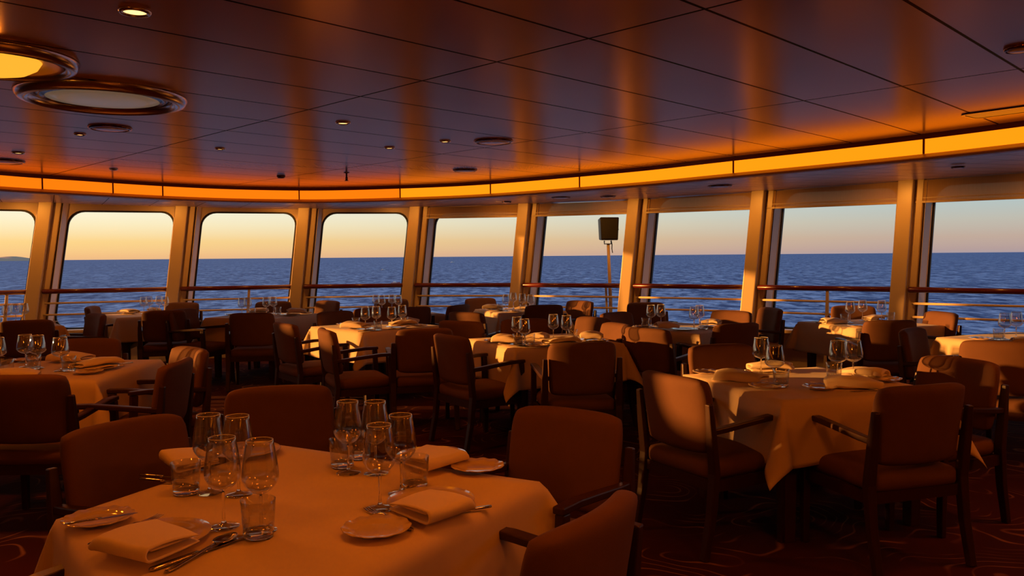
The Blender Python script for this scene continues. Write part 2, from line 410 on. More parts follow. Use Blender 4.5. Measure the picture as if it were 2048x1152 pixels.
# ---------------------------------------------------------------- world: dusk sky, warm to the left
wd = bpy.data.worlds.new('dusk'); SC.world = wd; wd.use_nodes = True
nt = wd.node_tree; nt.nodes.clear()
out = N(nt, 'ShaderNodeOutputWorld'); bg = N(nt, 'ShaderNodeBackground'); L(nt, bg.outputs[0], out.inputs[0])
tc = N(nt, 'ShaderNodeTexCoord'); sp = N(nt, 'ShaderNodeSeparateXYZ'); L(nt, tc.outputs['Generated'], sp.inputs[0])
def ramp(stops):
    r = N(nt, 'ShaderNodeValToRGB'); els = r.color_ramp.elements
    while len(els) < len(stops): els.new(.5)
    for e, (p, c) in zip(els, stops): e.position = p; e.color = rgba(c)
    return r
fac = math_node(nt, 'POWER', math_node(nt, 'MAXIMUM', sp.outputs[2], 0.0), .5)     # sqrt(sin elevation): .06 -> .245
SKY_L = [(0, (.86, .50, .24)), (.06, (.93, .54, .23)), (.14, (1.0, .68, .26)), (.20, (1.0, .87, .55)), (.25, (1.0, .95, .75)), (.40, (.72, .72, .66)), (.65, (.30, .38, .50)), (1, (.12, .22, .42))]
SKY_R = [(0, (.40, .33, .36)), (.06, (.46, .34, .33)), (.13, (.53, .40, .33)), (.19, (.52, .50, .43)), (.245, (.45, .56, .56)), (.40, (.28, .44, .56)), (.65, (.16, .28, .48)), (1, (.10, .20, .42))]
rl = ramp(SKY_L); rr = ramp(SKY_R); L(nt, fac, rl.inputs[0]); L(nt, fac, rr.inputs[0])
az = N(nt, 'ShaderNodeMath', operation='ARCTAN2'); L(nt, sp.outputs[0], az.inputs[0]); L(nt, sp.outputs[1], az.inputs[1])
mr = N(nt, 'ShaderNodeMapRange'); mr.inputs['From Min'].default_value = -.62; mr.inputs['From Max'].default_value = .62; L(nt, az.outputs[0], mr.inputs['Value'])
mr.interpolation_type = 'SMOOTHSTEP'
mx = N(nt, 'ShaderNodeMix', data_type='RGBA'); L(nt, mr.outputs[0], mx.inputs['Factor']); L(nt, rl.outputs[0], mx.inputs['A']); L(nt, rr.outputs[0], mx.inputs['B'])
L(nt, mx.outputs['Result'], bg.inputs['Color']); bg.inputs['Strength'].default_value = 1.0

# ---------------------------------------------------------------- camera
FPX = 1610.0
PITCH = math.atan(64.5 / FPX); ROLL = math.atan(17 / 2048)
cam = bpy.data.objects.new('camera', bpy.data.cameras.new('camera')); C.objects.link(cam)
cam.data.sensor_width = 36; cam.data.lens = FPX / 2048 * 36
cam.data.clip_start = .05; cam.data.clip_end = 60000
fw = Vector((0, math.cos(PITCH), -math.sin(PITCH))); up = Vector((0, math.sin(PITCH), math.cos(PITCH))); rt = Vector((1, 0, 0))
r2 = rt * math.cos(ROLL) - up * math.sin(ROLL); u2 = up * math.cos(ROLL) + rt * math.sin(ROLL)
cam.matrix_world = Matrix(((r2.x, u2.x, -fw.x, 0), (r2.y, u2.y, -fw.y, 0), (r2.z, u2.z, -fw.z, 1.49), (0, 0, 0, 1)))
SC.camera = cam

# ---------------------------------------------------------------- setting: sea, island, room shell
SEA_Z = -15.0
v = []; f = []
rings = [6, 40, 120, 300, 700, 1600, 4000, 10000, 25000]
K = 48
for r in rings: v += [(r * math.cos(2 * PI * k / K), 14 + r * math.sin(2 * PI * k / K), SEA_Z) for k in range(K)]
for i in range(len(rings) - 1):
    for k in range(K): f.append((i * K + k, i * K + (k + 1) % K, (i + 1) * K + (k + 1) % K, (i + 1) * K + k))
f.append(tuple(range(K)))
tag(link('sea', mesh('sea', v, f, M['sea'])), 'open blue rippled sea reaching to the horizon outside the windows', 'sea', kind='structure')

# far island at the left edge of the horizon
def ridge():
    v = []; f = []
    for j in range(3):
        for i in range(31):
            t = i / 30
            h = (105 * math.exp(-((t - .32) / .22) ** 2) + 55 * math.exp(-((t - .72) / .2) ** 2) + 12 * math.sin(t * 21)) * (1, .8, 0)[j]
            if i in (0, 30): h = 0
            a = R(58.2) + R(1 - 8.0 * t) * 1.0
            d = (14800, 15200, 14500)[j]
            v.append((-d * math.sin(a - R(22)), d * math.cos(a - R(22)), SEA_Z + max(h, -2) if j < 2 else SEA_Z - 2))
    for j, k in ((2, 0), (0, 1)):
        for i in range(30): f.append((j * 31 + i, j * 31 + i + 1, k * 31 + i + 1, k * 31 + i))
    return mesh('island', v, f, M['island'], True)
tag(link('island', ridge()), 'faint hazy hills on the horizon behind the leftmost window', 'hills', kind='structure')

# wall plan: pillar points (left to right), rake of the posts and soffit height at each
PTS = [(-10.7, -6.0), (-10.7, -2.8), (-10.7, -1.1), (-10.7, .95), (-10.7, 2.7), (-10.7, 4.45), (-10.5, 6.1), (-9.98, 7.6), (-9.26, 8.92), (-8.04, 10.14),
       (-6.55, 11.0), (-4.9, 11.62), (-3.25, 12.13), (-1.6, 12.37), (.06, 12.1), (1.62, 11.45), (3.12, 10.58), (4.6, 9.58), (5.97, 8.55), (7.3, 7.5), (8.65, 6.45), (10, 5.4)]
RAKE = [.15] * 10 + [.150, .122, .112, .110, .115, .105, .092, .058, .05, .04, .04, .04]
ZS = [2.27] * 10 + [2.276, 2.243, 2.225, 2.25, 2.268, 2.275, 2.31, 2.347, 2.37, 2.38, 2.38, 2.38]
FIRST = 9       # bay 9 (points 9-10) is the leftmost window in view
CY0 = Vector((-.5, 3.0))
def frame(i):
    a = Vector(PTS[i]); b = Vector(PTS[i + 1]); t = (b - a); ln = t.length; t.normalize(); n = Vector((-t.y, t.x))   # n points outward
    return a, t, n, ln
def bay_pt(i, u, nn, z):
    """u along the bay (0..1 metres), nn outward, raked with the posts"""
    a, t, n, ln = frame(i)
    k = RAKE[i] + (RAKE[i + 1] - RAKE[i]) * (u / ln)
    p = a + t * (u + k * (z - 1.05)) + n * nn
    return (p.x, p.y, z)

def rounded_rect(x0, x1, z0, z1, r, n=6):
    pts = []
    for cx, cz, a0 in ((x1 - r, z1 - r, 0), (x0 + r, z1 - r, 90), (x0 + r, z0 + r, 180), (x1 - r, z0 + r, 270)):
        for k in range(n + 1):
            a = R(a0 + 90 * k / n); pts.append((cx + r * math.cos(a), cz + r * math.sin(a)))
    return pts
def outer_match(pts, x0, x1, z0, z1):
    """points on the outer rectangle matching the rounded ring"""
    cx, cz = (x0 + x1) / 2, (z0 + z1) / 2; o = []
    n = len(pts) // 4
    for q, (ax, az_) in enumerate(((x1, z1), (x0, z1), (x0, z0), (x1, z0))):
        for k in range(n):
            t = k / (n - 1)
            px, pz = pts[q * n + k]
            if t < .5: o.append((ax, pz) if q in (0, 2) else (px, az_))
            elif t > .5: o.append((px, az_) if q in (0, 2) else (ax, pz))
            else: o.append((ax, az_))
    return o

wall = MB(); NB = len(PTS) - 1
windows = []
SOLID = {0, 1, 2, 3}  # unseen left bays kept closed so the nearest table gets no sun
HIGH = {4, 5, 6}  # unseen left bays, sills raised to shape the sun patches
for i in range(NB):
    a, t, n, ln = frame(i)
    top = max(ZS[i], ZS[i + 1]) + .10
    if i in SOLID:
        # plain wall
        p = []
        for nn in (.20, .32):
            p.append([bay_pt(i, 0, nn, z) for z in (0, top)] + [bay_pt(i, ln, nn, z) for z in (0, top)])
        wall.hexa([p[0][0], p[0][2], p[1][2], p[1][0], p[0][1], p[0][3], p[1][3], p[1][1]])
        continue
    x0, x1, z0, z1 = .265, ln - .078, (1.50 if i in HIGH else .50), (2.182 if i < 14 else 2.30)
    if i == 8: x1 = .80  # unseen opening narrowed to keep sun off a post
    if i == 4: x0, x1, z0 = ln * .62, ln - .25, 1.64  # unseen opening cut to shape the sun patch on one chair
    ring = rounded_rect(x0, x1, z0, z1, .19 if i != 4 else .10)
    oring = outer_match(ring, 0, ln, .0, top)
    m = len(ring); v = []; f = []
    v += [bay_pt(i, x, .20, z) for x, z in oring]; v += [bay_pt(i, x, .20, z) for x, z in ring]
    v += [bay_pt(i, x, .32, z) for x, z in ring]; v += [bay_pt(i, x, .32, z) for x, z in oring]
    for k in range(m):
        k2 = (k + 1) % m
        for q in range(3): f.append((q * m + k, q * m + k2, (q + 1) * m + k2, (q + 1) * m + k))
    wall.add(v, f)
    windows.append((i, x0, x1, z0, z1, ring))
tag(link('wall_front', wall.mesh('wall_front', M['cream'])), 'cream curved wall of raked windows along the front of the room', 'wall', kind='structure')
# back and right walls and the floor
bw = MB(); bw.box(-11.1, 10.3, -6.3, -6.1, 0, 2.6); tag(link('wall_back', bw.mesh('wall_back', M['wallback'])), 'brown panelled wall behind the viewpoint', 'wall', kind='structure')
rw = MB(); rw.box(10.25, 10.45, -6.2, 5.6, 0, 2.6); tag(link('wall_right', rw.mesh('wall_right', M['wallback'])), 'brown panelled wall at the right end of the room', 'wall', kind='structure')
fl = MB(); fv = [bay_pt(i, 0, .21, 0)[:2] for i in range(NB)] + [(10.25, 5.3), (10.25, -6.1), (-10.9, -6.1)]
nfl = len(fv)
fl.add([(x, y, 0) for x, y in fv] + [(x, y, -.15) for x, y in fv], [tuple(range(nfl))[::-1], tuple(range(nfl, 2 * nfl))] + [(k, (k + 1) % nfl, nfl + (k + 1) % nfl, nfl + k) for k in range(nfl)])
tag(link('floor', fl.mesh('floor', M['carpet'])), 'dark maroon carpet with swirling contour lines', 'floor', kind='structure')

ORD = ['first', 'second', 'third', 'fourth', 'fifth', 'sixth', 'seventh', 'eighth', 'ninth']
for i, x0, x1, z0, z1, ring in windows:
    n = i - FIRST + 1
    nm = 'window_%d' % (n + 3)
    w_ = empty(nm, bay_pt(i, (x0 + x1) / 2, .2, z0)); w_['kind'] = 'structure'
    if 1 <= n <= 9: tag(w_, 'raked window with rounded corners, %s of the nine counted from the left' % ORD[n - 1], 'window')
    else: tag(w_, 'unseen raked window with rounded corners beyond the edge of the view', 'window')
    base = Vector(w_.location)
    def loc(p): return tuple(Vector(p) - base)
    m = len(ring)
    def inset(r, d):
        cx, cz = (x0 + x1) / 2, (z0 + z1) / 2
        return [(x - d * (1 if x > cx else -1) * min(1, abs(x - cx) / (.5 * (x1 - x0))), z - d * (1 if z > cz else -1) * min(1, abs(z - cz) / (.5 * (z1 - z0)))) for x, z in r]
    g0 = inset(ring, .022)
    v = [loc(bay_pt(i, x, .235, z)) for x, z in ring] + [loc(bay_pt(i, x, .235, z)) for x, z in g0] + [loc(bay_pt(i, x, .285, z)) for x, z in g0] + [loc(bay_pt(i, x, .285, z)) for x, z in ring]
    f = []
    for k in range(m):
        k2 = (k + 1) % m
        for q in range(4): f.append((q * m + k, q * m + k2, ((q + 1) % 4) * m + k2, ((q + 1) % 4) * m + k))
    link('gasket', mesh('gasket', v, f, M['gasket']), w_)
    g1 = inset(ring, .012)
    v = [loc(bay_pt(i, x, .256, z)) for x, z in g1] + [loc(bay_pt(i, x, .264, z)) for x, z in g1]
    f = [tuple(range(m)), tuple(range(2 * m - 1, m - 1, -1))] + [(k, (k + 1) % m, m + (k + 1) % m, m + k) for k in range(m)]
    link('pane', mesh('pane', v, f, M['glass_pane']), w_)
    # white jamb on the left of each opening
    jb = MB(); zt = ZS[i] + .03
    P = lambda u, nn, z: loc(bay_pt(i, u, nn, z))
    zs_ = [.45, 1.0, 1.6, zt]
    for a_, b_ in zip(zs_[:-1], zs_[1:]):
        jb.hexa([P(.214, .07, a_), P(.260, .199, a_), P(.215, .199, a_), P(.180, .199, a_), P(.214, .07, b_), P(.260, .199, b_), P(.215, .199, b_), P(.180, .199, b_)])
    link('jamb', jb.mesh('jamb', M['white']), w_)
    sl = MB()
    sl.hexa([P(.09, .03, .46), P(ln - .08, .03, .46), P(ln - .08, .199, .46), P(.09, .199, .46), P(.09, .03, .505), P(ln - .08, .03, .505), P(ln - .08, .199, .505), P(.09, .199, .505)])
    link('sill', sl.mesh('sill', M['cream'], bevel=.008), w_)

# posts between the windows
for i in range(6, NB + 0):
    a, t, n, ln = frame(i); k = RAKE[i]; zt = ZS[i] + .02
    def Q(u, nn, z):
        p = Vector(PTS[i]) + t * (u + k * (z - 1.05)) + n * nn; return (p.x, p.y, z)
    base = Vector((PTS[i][0], PTS[i][1], 0))
    def prism(u0, u1, n0, n1, z0=0.0):
        b_ = MB(); b_.hexa([tuple(Vector(Q(*q)) - base) for q in ((u0, n0, z0), (u1, n0, z0), (u1, n1, z0), (u0, n1, z0), (u0, n0, zt), (u1, n0, zt), (u1, n1, zt), (u0, n1, zt))]); return b_
    tr = empty('trim_%d' % (i - 5), base); tr['kind'] = 'structure'
    tag(tr, ('cream raked window post, number %d of those in view from the left' % (i - FIRST)) if FIRST < i < FIRST + 9 else 'cream raked window post beyond the edge of the view', 'post')
    link('post', prism(-.085, .085, -.03, .198).mesh('post', M['cream'], bevel=.012), tr)
    link('inner_strip', prism(.108, .178, .075, .198).mesh('inner_strip', M['cream'], bevel=.006), tr)
    link('groove', prism(.0855, .1075, .10, .197).mesh('groove', M['white']), tr)

# handrails: one thing per bay
ROUND = []
POSTS_U = {9: 1.42, 10: None, 11: 1.05, 12: None, 13: None, 14: None, 15: None, 16: .98, 17: 1.48, 18: None}
for i in range(8, 20):
    a, t, n, ln = frame(i)
    base = Vector(bay_pt(i, ln / 2, .02, 0))
    n_ = i - FIRST
    rr_ = empty('window_rail', base)
    tag(rr_, 'red wooden handrail over two cream bars at the %s window from the left' % (ORD[n_] if 0 <= n_ < 9 else 'unseen'), 'rail', 'handrails along the windows')
    if not 0 <= n_ < 9: rr_['label'] = 'red wooden handrail over cream bars beyond the edge of the view'
    Pn = lambda u, nn, z: tuple(Vector(bay_pt(i, u, nn, z)) - base)
    u0, u1 = .10, ln - .082
    hb = MB(); hb.tube([Pn(u0 + .0, .02, 1.05), Pn(u0 + .012, .02, 1.05), Pn(u1, .02, 1.05)], [.020, .034, .034], 12); link('handrail', hb.mesh('handrail', M['rail'], True), rr_)
    for z in (.885, .725):
        b_ = MB(); b_.tube([Pn(u0 + .05, .05, z), Pn(ln - .086, .05, z)], .0145, 10); link('bar', b_.mesh('bar', M['cream'], True), rr_)
    pu = POSTS_U.get(i)
    if pu:
        b_ = MB(); b_.sweep([Pn(pu + .05, .06, 0), Pn(pu + .02, .055, .6), Pn(pu, .02, 1.03)], [.05, .05, .032], [.045, .045, .035], up=(t.x, t.y, 0)); link('rail_post', b_.mesh('rail_post', M['cream'], bevel=.006), rr_)

# roller blinds over the right-hand windows
for i in range(13, 19):
    if i == 12: continue
    a, t, n, ln = frame(i); n_ = i - FIRST
    if i == 13: pass
    base = Vector(bay_pt(i, ln / 2, .1, 2.0)); Pn = lambda u, nn, z: tuple(Vector(bay_pt(i, u, nn, z)) - base)
    if n_ < 4: continue
    rb = empty('roller_blind', base)
    tag(rb, 'short cream roller blind drawn partly down at the %s window from the left' % (ORD[n_] if n_ < 9 else 'unseen'), 'blind', 'roller blinds')
    zt0, zt1 = ZS[i] - .01, ZS[i + 1] - .01; zb = 2.095
    v = []; f = []; nu = 10
    for nn in (.085, .087):
        for zz in range(3):
            for q in range(nu + 1):
                u = .092 + (ln - .18) * q / nu; ztop = zt0 + (zt1 - zt0) * q / nu
                v.append(Pn(u, nn, zb + (ztop - zb) * zz / 2))
    for s_ in range(2):
        o = s_ * 3 * (nu + 1)
        for zz in range(2):
            for q in range(nu): f.append((o + zz * (nu + 1) + q, o + zz * (nu + 1) + q + 1, o + (zz + 1) * (nu + 1) + q + 1, o + (zz + 1) * (nu + 1) + q))
    link('blind_fabric', mesh('blind_fabric', v, f, M['blind']), rb)
    b_ = MB(); b_.sweep([Pn(.092, .086, zb - .012), Pn(ln - .088, .086, zb - .012)], .022, .026); link('bottom_bar', b_.mesh('bottom_bar', M['cream'], bevel=.005), rb)
    b_ = MB(); b_.sweep([Pn(.092, .080, zb + .035), Pn(ln - .088, .080, zb + .035)], .008, .012); link('hem_bar', b_.mesh('hem_bar', M['cream'], bevel=.002), rb)

# cove band between main ceiling and soffit
BAND0 = [(-6.6, -6.0), (-6.75, -2.0), (-6.75, 2.0), (-6.65, 5.0), (-6.35, 7.2), (-5.66, 8.95), (-5.19, 9.62), (-4.63, 10.36), (-3.9, 11.0), (-2.97, 11.35), (-2.26, 11.33), (-1.53, 11.15), (-.82, 10.9), (-.145, 10.5), (.83, 9.68), (1.55, 9.0), (2.14, 8.29), (2.785, 7.53), (3.345, 6.83), (3.85, 6.08), (4.6, 4.8), (5.4, 3.2), (6.0, 1.0), (6.2, -2.0), (6.2, -6.0)]
def catmull(P, n=6):
    P = [Vector(p) for p in P]; o = []
    for i in range(len(P) - 1):
        p0, p1, p2, p3 = P[max(i - 1, 0)], P[i], P[i + 1], P[min(i + 2, len(P) - 1)]
        for k in range(n):
            t = k / n
            o.append(.5 * ((2 * p1) + (p2 - p0) * t + (2 * p0 - 5 * p1 + 4 * p2 - p3) * t * t + (3 * p1 - p0 - 3 * p2 + p3) * t ** 3))
    o.append(P[-1]); return o
BAND = catmull(BAND0, 6)
BN = []
for k in range(len(BAND)):
    d = (BAND[min(k + 1, len(BAND) - 1)] - BAND[max(k - 1, 0)]).normalized(); BN.append(Vector((-d.y, d.x)))
for _ in range(2):
    BAND = [BAND[0]] + [(BAND[k - 1] + BAND[k] * 2 + BAND[k + 1]) / 4 for k in range(1, len(BAND) - 1)] + [BAND[-1]]
def strip(prof, mat, name, smooth=True, k0=0, k1=None, closed=True):
    """prof = [(outward offset, z)] swept along the band"""
    k1 = len(BAND) if k1 is None else k1
    v = []; f = []; m = len(prof)
    for k in range(k0, k1):
        for o_, z in prof: p = BAND[k] + BN[k] * o_; v.append((p.x, p.y, z))
    for k in range(k1 - k0 - 1):
        for q in range(m if closed else m - 1):
            q2 = (q + 1) % m; f.append((k * m + q, k * m + q2, (k + 1) * m + q2, (k + 1) * m + q))
    if closed: f += [tuple(range(m)), tuple((k1 - k0 - 1) * m + q for q in range(m))[::-1]]
    return mesh(name, v, f, mat, False)
ZC = 2.47
tag(link('trim_30', strip([(-.006, ZC - .043), (-.006, ZC + .005), (.08, ZC + .005), (.08, ZC - .043)], M['cove_trim'], 'trim')), 'dark red cornice strip above the glowing cove', 'trim', kind='structure')
lip = strip([(-.070, 2.254), (-.076, 2.260), (-.068, 2.270), (-.001, 2.306), (.05, 2.306), (.05, 2.250), (-.05, 2.248)], M['lip'], 'trim')
tag(link('trim_31', lip), 'bronze lip below the glowing cove', 'trim', kind='structure')
# glowing panels as things
acc = [0]
for k in range(1, len(BAND)): acc.append(acc[-1] + (BAND[k] - BAND[k - 1]).length)
# panel joints measured along the curve at these plan points
def nearest_k(p):
    p = Vector(p); return min(range(len(BAND)), key=lambda k: (BAND[k] - p).length)
JOINTS = [(-6.7, 2.6), (-6.55, 5.9), (-5.35, 9.35), (-4.95, 9.95), (-4.45, 10.52), (-2.93, 11.36), (-1.55, 11.14), (-.25, 10.53), (.87, 9.6), (2.2, 8.2), (3.38, 6.75), (4.5, 4.95), (5.6, 2.7), (6.2, -1)]
jk = [0] + [nearest_k(p) for p in JOINTS] + [len(BAND) - 1]
for q in range(len(jk) - 1):
    a_, b_ = jk[q], jk[q + 1]
    if b_ - a_ < 1: continue
    me = strip([(.0, 2.306), (.0, ZC - .03), (.012, ZC - .03), (.012, 2.306)], M['cove'] if q < 7 else M['cove_light'], 'cove_light_panel', k0=a_, k1=b_ + 1)
    vis = 2 <= q <= 11
    o = link('cove_light_panel', me)
    tag(o, ('glowing amber cove panel, number %d of the lit band counted from the left' % (q - 1)) if vis else 'glowing amber cove panel beyond the edge of the view', 'light panel', 'amber cove light panels')
    k = b_; p = BAND[k]; d = Vector((BN[k].y, -BN[k].x))
    s_ = MB(); c0 = p - BN[k] * .010
    s_.hexa([(*(c0 - d * .008), 2.306), (*(c0 + d * .008), 2.306), (*(c0 + d * .008 + BN[k] * .008), 2.306), (*(c0 - d * .008 + BN[k] * .008), 2.306),
             (*(c0 - d * .008), ZC - .03), (*(c0 + d * .008), ZC - .03), (*(c0 + d * .008 + BN[k] * .008), ZC - .03), (*(c0 - d * .008 + BN[k] * .008), ZC - .03)])
    link('joint_strip', s_.mesh('joint_strip', M['seam']), o)
# main ceiling inside the band
nb = len(BAND)
v = [(p.x, p.y, ZC) for p in BAND] + [(p.x, p.y, ZC + .06) for p in BAND]
f = [tuple(range(nb)), tuple(range(2 * nb - 1, nb - 1, -1))] + [(k, (k + 1) % nb, nb + (k + 1) % nb, nb + k) for k in range(nb)]
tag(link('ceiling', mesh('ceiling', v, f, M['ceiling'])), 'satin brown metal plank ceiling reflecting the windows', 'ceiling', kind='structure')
# soffit between band and wall
wp = [Vector(bay_pt(i, 0, .21, 2.2)[:2]) for i in range(NB)] + [Vector((10.25, 5.3)), Vector((10.25, -6.1))]
wz = ZS[:NB] + [2.38, 2.38]
wacc = [0]
for k in range(1, len(wp)): wacc.append(wacc[-1] + (wp[k] - wp[k - 1]).length)
def wall_near(p):
    best = None
    for k in range(len(wp) - 1):
        d = wp[k + 1] - wp[k]; t = max(0, min(1, (p - wp[k]).dot(d) / d.dot(d))); q = wp[k] + d * t
        e = (q - p).length
        if best is None or e < best[0]: best = (e, wacc[k] + t * (wacc[k + 1] - wacc[k]))
    return best[1]
S_ = [wall_near(p) for p in BAND]; S_[0] = 0; S_[-1] = wacc[-1]
for k in range(1, len(S_)): S_[k] = max(S_[k], S_[k - 1])
for _ in range(4): S_ = [S_[0]] + [(S_[k - 1] + 2 * S_[k] + S_[k + 1]) / 4 for k in range(1, len(S_) - 1)] + [S_[-1]]
def wall_at(s):
    for k in range(len(wp) - 1):
        if s <= wacc[k + 1] + 1e-6:
            t = (s - wacc[k]) / (wacc[k + 1] - wacc[k]); q = wp[k].lerp(wp[k + 1], t); return q, wz[k] + (wz[k + 1] - wz[k]) * t
    return wp[-1], wz[-1]
# add wall vertices exactly: sample densely
v = []; f = []
NS = 6
for k, p in enumerate(BAND):
    q, zq = wall_at(S_[k])
    for j in range(NS + 1):
        t = j / NS; pp = (p + BN[k] * .03).lerp(q, t); v.append((pp.x, pp.y, 2.258 + (zq - 2.258) * t))
nv = len(v); v += [(x, y, z + .2) for x, y, z in v]
W_ = NS + 1
for k in range(nb - 1):
    for j in range(NS):
        f.append((k * W_ + j, k * W_ + j + 1, (k + 1) * W_ + j + 1, (k + 1) * W_ + j))
        f.append(tuple(nv + x for x in (k * W_ + j, (k + 1) * W_ + j, (k + 1) * W_ + j + 1, k * W_ + j + 1)))
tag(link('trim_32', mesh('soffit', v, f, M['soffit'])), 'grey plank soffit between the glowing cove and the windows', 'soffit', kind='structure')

# ---------------------------------------------------------------- ceiling fixtures
AMBER = (1.0, .30, .03)
def add_light(name, kind, loc, power, col=AMBER, size=.2, spot=None, rot=(0, 0, 0), blend=.6):
    l = bpy.data.lights.new(name, kind); l.energy = power; l.color = col
    if kind == 'AREA': l.shape = 'DISK'; l.size = size
    else: l.shadow_soft_size = size
    if kind == 'SPOT': l.spot_size = spot; l.spot_blend = blend
    o = bpy.data.objects.new(name, l); C.objects.link(o); o.location = loc; o.rotation_euler = rot
    return o
def ring_lamp(x, y, r, lit, label):
    t = empty('dome_lamp' if lit else 'ceiling_disc_lamp', (x, y, ZC - .001), 0, label, 'ceiling lamp')
    link('rim', lathe('rim', [(r * .80, -.002), (r * .82, -.03), (r * .88, -.045), (r * .96, -.035), (r, -.006), (r, 0.0), (r * .8, .0)], M['chrome'], 64, closed=True), t)
    if lit:
        link('reflector', lathe('reflector', [(r * .80, -.030), (r * .74, -.024), (r * .56, -.008), (r * .54, -.003), (r * .8, -.001)], M['dome_pan'], 64, closed=True), t)
        link('glow_dome', lathe('glow_dome', [(0, -.085), (r * .2, -.082), (r * .38, -.066), (r * .5, -.04), (r * .55, -.008), (0, -.006)], M['dome_glow'], 48), t)
    else:
        link('recess_ring', lathe('recess_ring', [(r * .80, -.012), (r * .66, -.022), (r * .66, -.006), (r * .8, -.004)], M['dark_ring'], 64, closed=True), t)
        link('diffuser', lathe('diffuser', [(0, -.030), (r * .5, -.028), (r * .66, -.018), (r * .66, -.008), (0, -.006)], M['lamp_added_glow'], 64), t)
    return t
M['dome_pan'] = principled('amber dome reflector', (.92, .52, .18), .35)
add_light('dome bulb', 'POINT', (-2.5, 3.94, ZC - .115), 1.3, (1, .30, .02), .03)
ring_lamp(-2.50, 3.94, .37, True, 'large domed ceiling lamp glowing amber at the upper left corner')
ring_lamp(-2.446, 4.883, .47, False, 'large unlit round ceiling lamp, its disc paled by an added glow, beside the amber dome')
def downlight(x, y, r, label, z=ZC, power=0):
    t = empty('downlight', (x, y, z), 0, label, 'downlight', 'recessed downlights')
    link('bezel', lathe('bezel', [(r * .7, -.001), (r * .72, -.010), (r * .9, -.012), (r, -.004), (r, 0), (r * .7, 0)], M['chrome'], 32, closed=True), t)
    link('bulb', lathe('bulb', [(0, -.007), (r * .5, -.006), (r * .69, -.003), (r * .69, -.001), (0, -.001)], M['bulb'], 24), t)
DL = [(-1.483, 3.227, .062, 'near recessed downlight at the top of the view beside the amber dome'),
      (-3.371, 6.344, .045, 'recessed downlight below the vent disc at the left of the ceiling'),
      (-4.499, 7.40, .055, 'recessed downlight at the far left above the two dark discs'),
      (-2.601, 7.244, .045, 'recessed downlight alone over the middle left of the room'),
      (-1.221, 5.908, .055, 'recessed downlight nearest of the three over the middle'),
      (-1.089, 7.271, .05, 'recessed downlight furthest of the three over the middle'),
      (-.56, 6.892, .05, 'recessed downlight rightmost of the three over the middle'),
      (-4.329, 8.814, .045, 'small recessed downlight close to the amber cove at the left')]
for x, y, r, lb in DL: downlight(x, y, r, lb)
def disc(x, y, r, label, z=ZC, mat='fixture_grey', name='ceiling_speaker'):
    t = empty(name, (x, y, z), 0, label, 'ceiling disc', 'flat round ceiling discs')
    link('ring', lathe('ring', [(r * .86, -.001), (r * .88, -.016), (r * .97, -.014), (r, -.003), (r, 0), (r * .86, 0)], M['dark_ring'], 40, closed=True), t)
    link('cover', lathe('cover', [(0, -.020), (r * .6, -.019), (r * .855, -.012), (r * .855, -.002), (0, -.002)], M[mat], 40), t)
disc(-2.986, 6.044, .15, 'round ceiling disc below the large unlit lamp at left')
disc(-.147, 6.916, .17, 'round ceiling disc right of the three middle downlights')
disc(-.524, 9.213, .14, 'round ceiling disc close to the amber cove in the middle')
disc(-5.062, 8.021, .22, 'round ceiling disc at the left edge just above the amber cove')
disc(-4.95, 7.35, .18, 'round ceiling disc at the left edge behind a downlight')
disc(2.452, 3.912, .07, 'small round ceiling disc at the top right edge')
for x, y, r, lb, zz in [(.661, 10.75, .13, 'round disc in the soffit above the sixth window, left one', 2.264), (1.279, 10.7, .11, 'round disc in the soffit above the sixth window, right one', 2.268),
                    (2.392, 9.26, .14, 'round disc in the soffit above the seventh window', 2.272), (-.069, 11.5, .07, 'small round disc in the soffit above the fifth window', 2.262), (4.089, 7.4, .06, 'small round disc in the soffit above the ninth window', 2.272)]:
    disc(x, y, r, lb, zz)
t = empty('sprinkler', (-1.907, 9.377, ZC), 0, 'small brass sprinkler hanging from the ceiling before the cove', 'sprinkler')
link('escutcheon', lathe('escutcheon', [(0, -.012), (.02, -.010), (.035, -.002), (.035, 0), (0, 0)], M['dark_ring'], 20), t)
link('stem', lathe('stem', [(0, -.09), (.013, -.09), (.015, -.06), (.010, -.055), (.010, -.01), (0, -.01)], M['dark_ring'], 16), t)
link('deflector', lathe('deflector', [(0, -.098), (.024, -.097), (.024, -.091), (0, -.091)], M['dark_ring'], 16), t)
t = empty('smoke_detector', (-2.763, 9.715, ZC), 0, 'small dark detector box on the ceiling before the cove', 'detector')
link('housing', lathe('housing', [(0, -.03), (.035, -.028), (.05, -.012), (.05, 0), (0, 0)], M['dark_ring'], 24), t)
# rectangular hatch at right
t = empty('ceiling_hatch', (3.50, 5.62, ZC), R(-52), 'rounded rectangular hatch in the ceiling at the right edge', 'hatch')
v = []; rr0 = rounded_rect(-.32, .32, -.14, .14, .06); rr1 = rounded_rect(-.30, .30, -.12, .12, .05); m_ = len(rr0)
v = [(x, y, -.001) for x, y in rr0] + [(x, y, -.008) for x, y in rr0] + [(x, y, -.008) for x, y in rr1] + [(x, y, -.001) for x, y in rr1]
link('frame', mesh('frame', v, [(q * m_ + k, q * m_ + (k + 1) % m_, ((q + 1) % 4) * m_ + (k + 1) % m_, ((q + 1) % 4) * m_ + k) for q in range(4) for k in range(m_)], M['dark_ring']), t)
v = [(x, y, -.001) for x, y in rr1] + [(x * .98, y * .96, -.006) for x, y in rr1]
link('panel', mesh('panel', v, [tuple(range(m_)), tuple(range(2 * m_ - 1, m_ - 1, -1))] + [(k, (k + 1) % m_, m_ + (k + 1) % m_, m_ + k) for k in range(m_)], M['fixture_grey']), t)

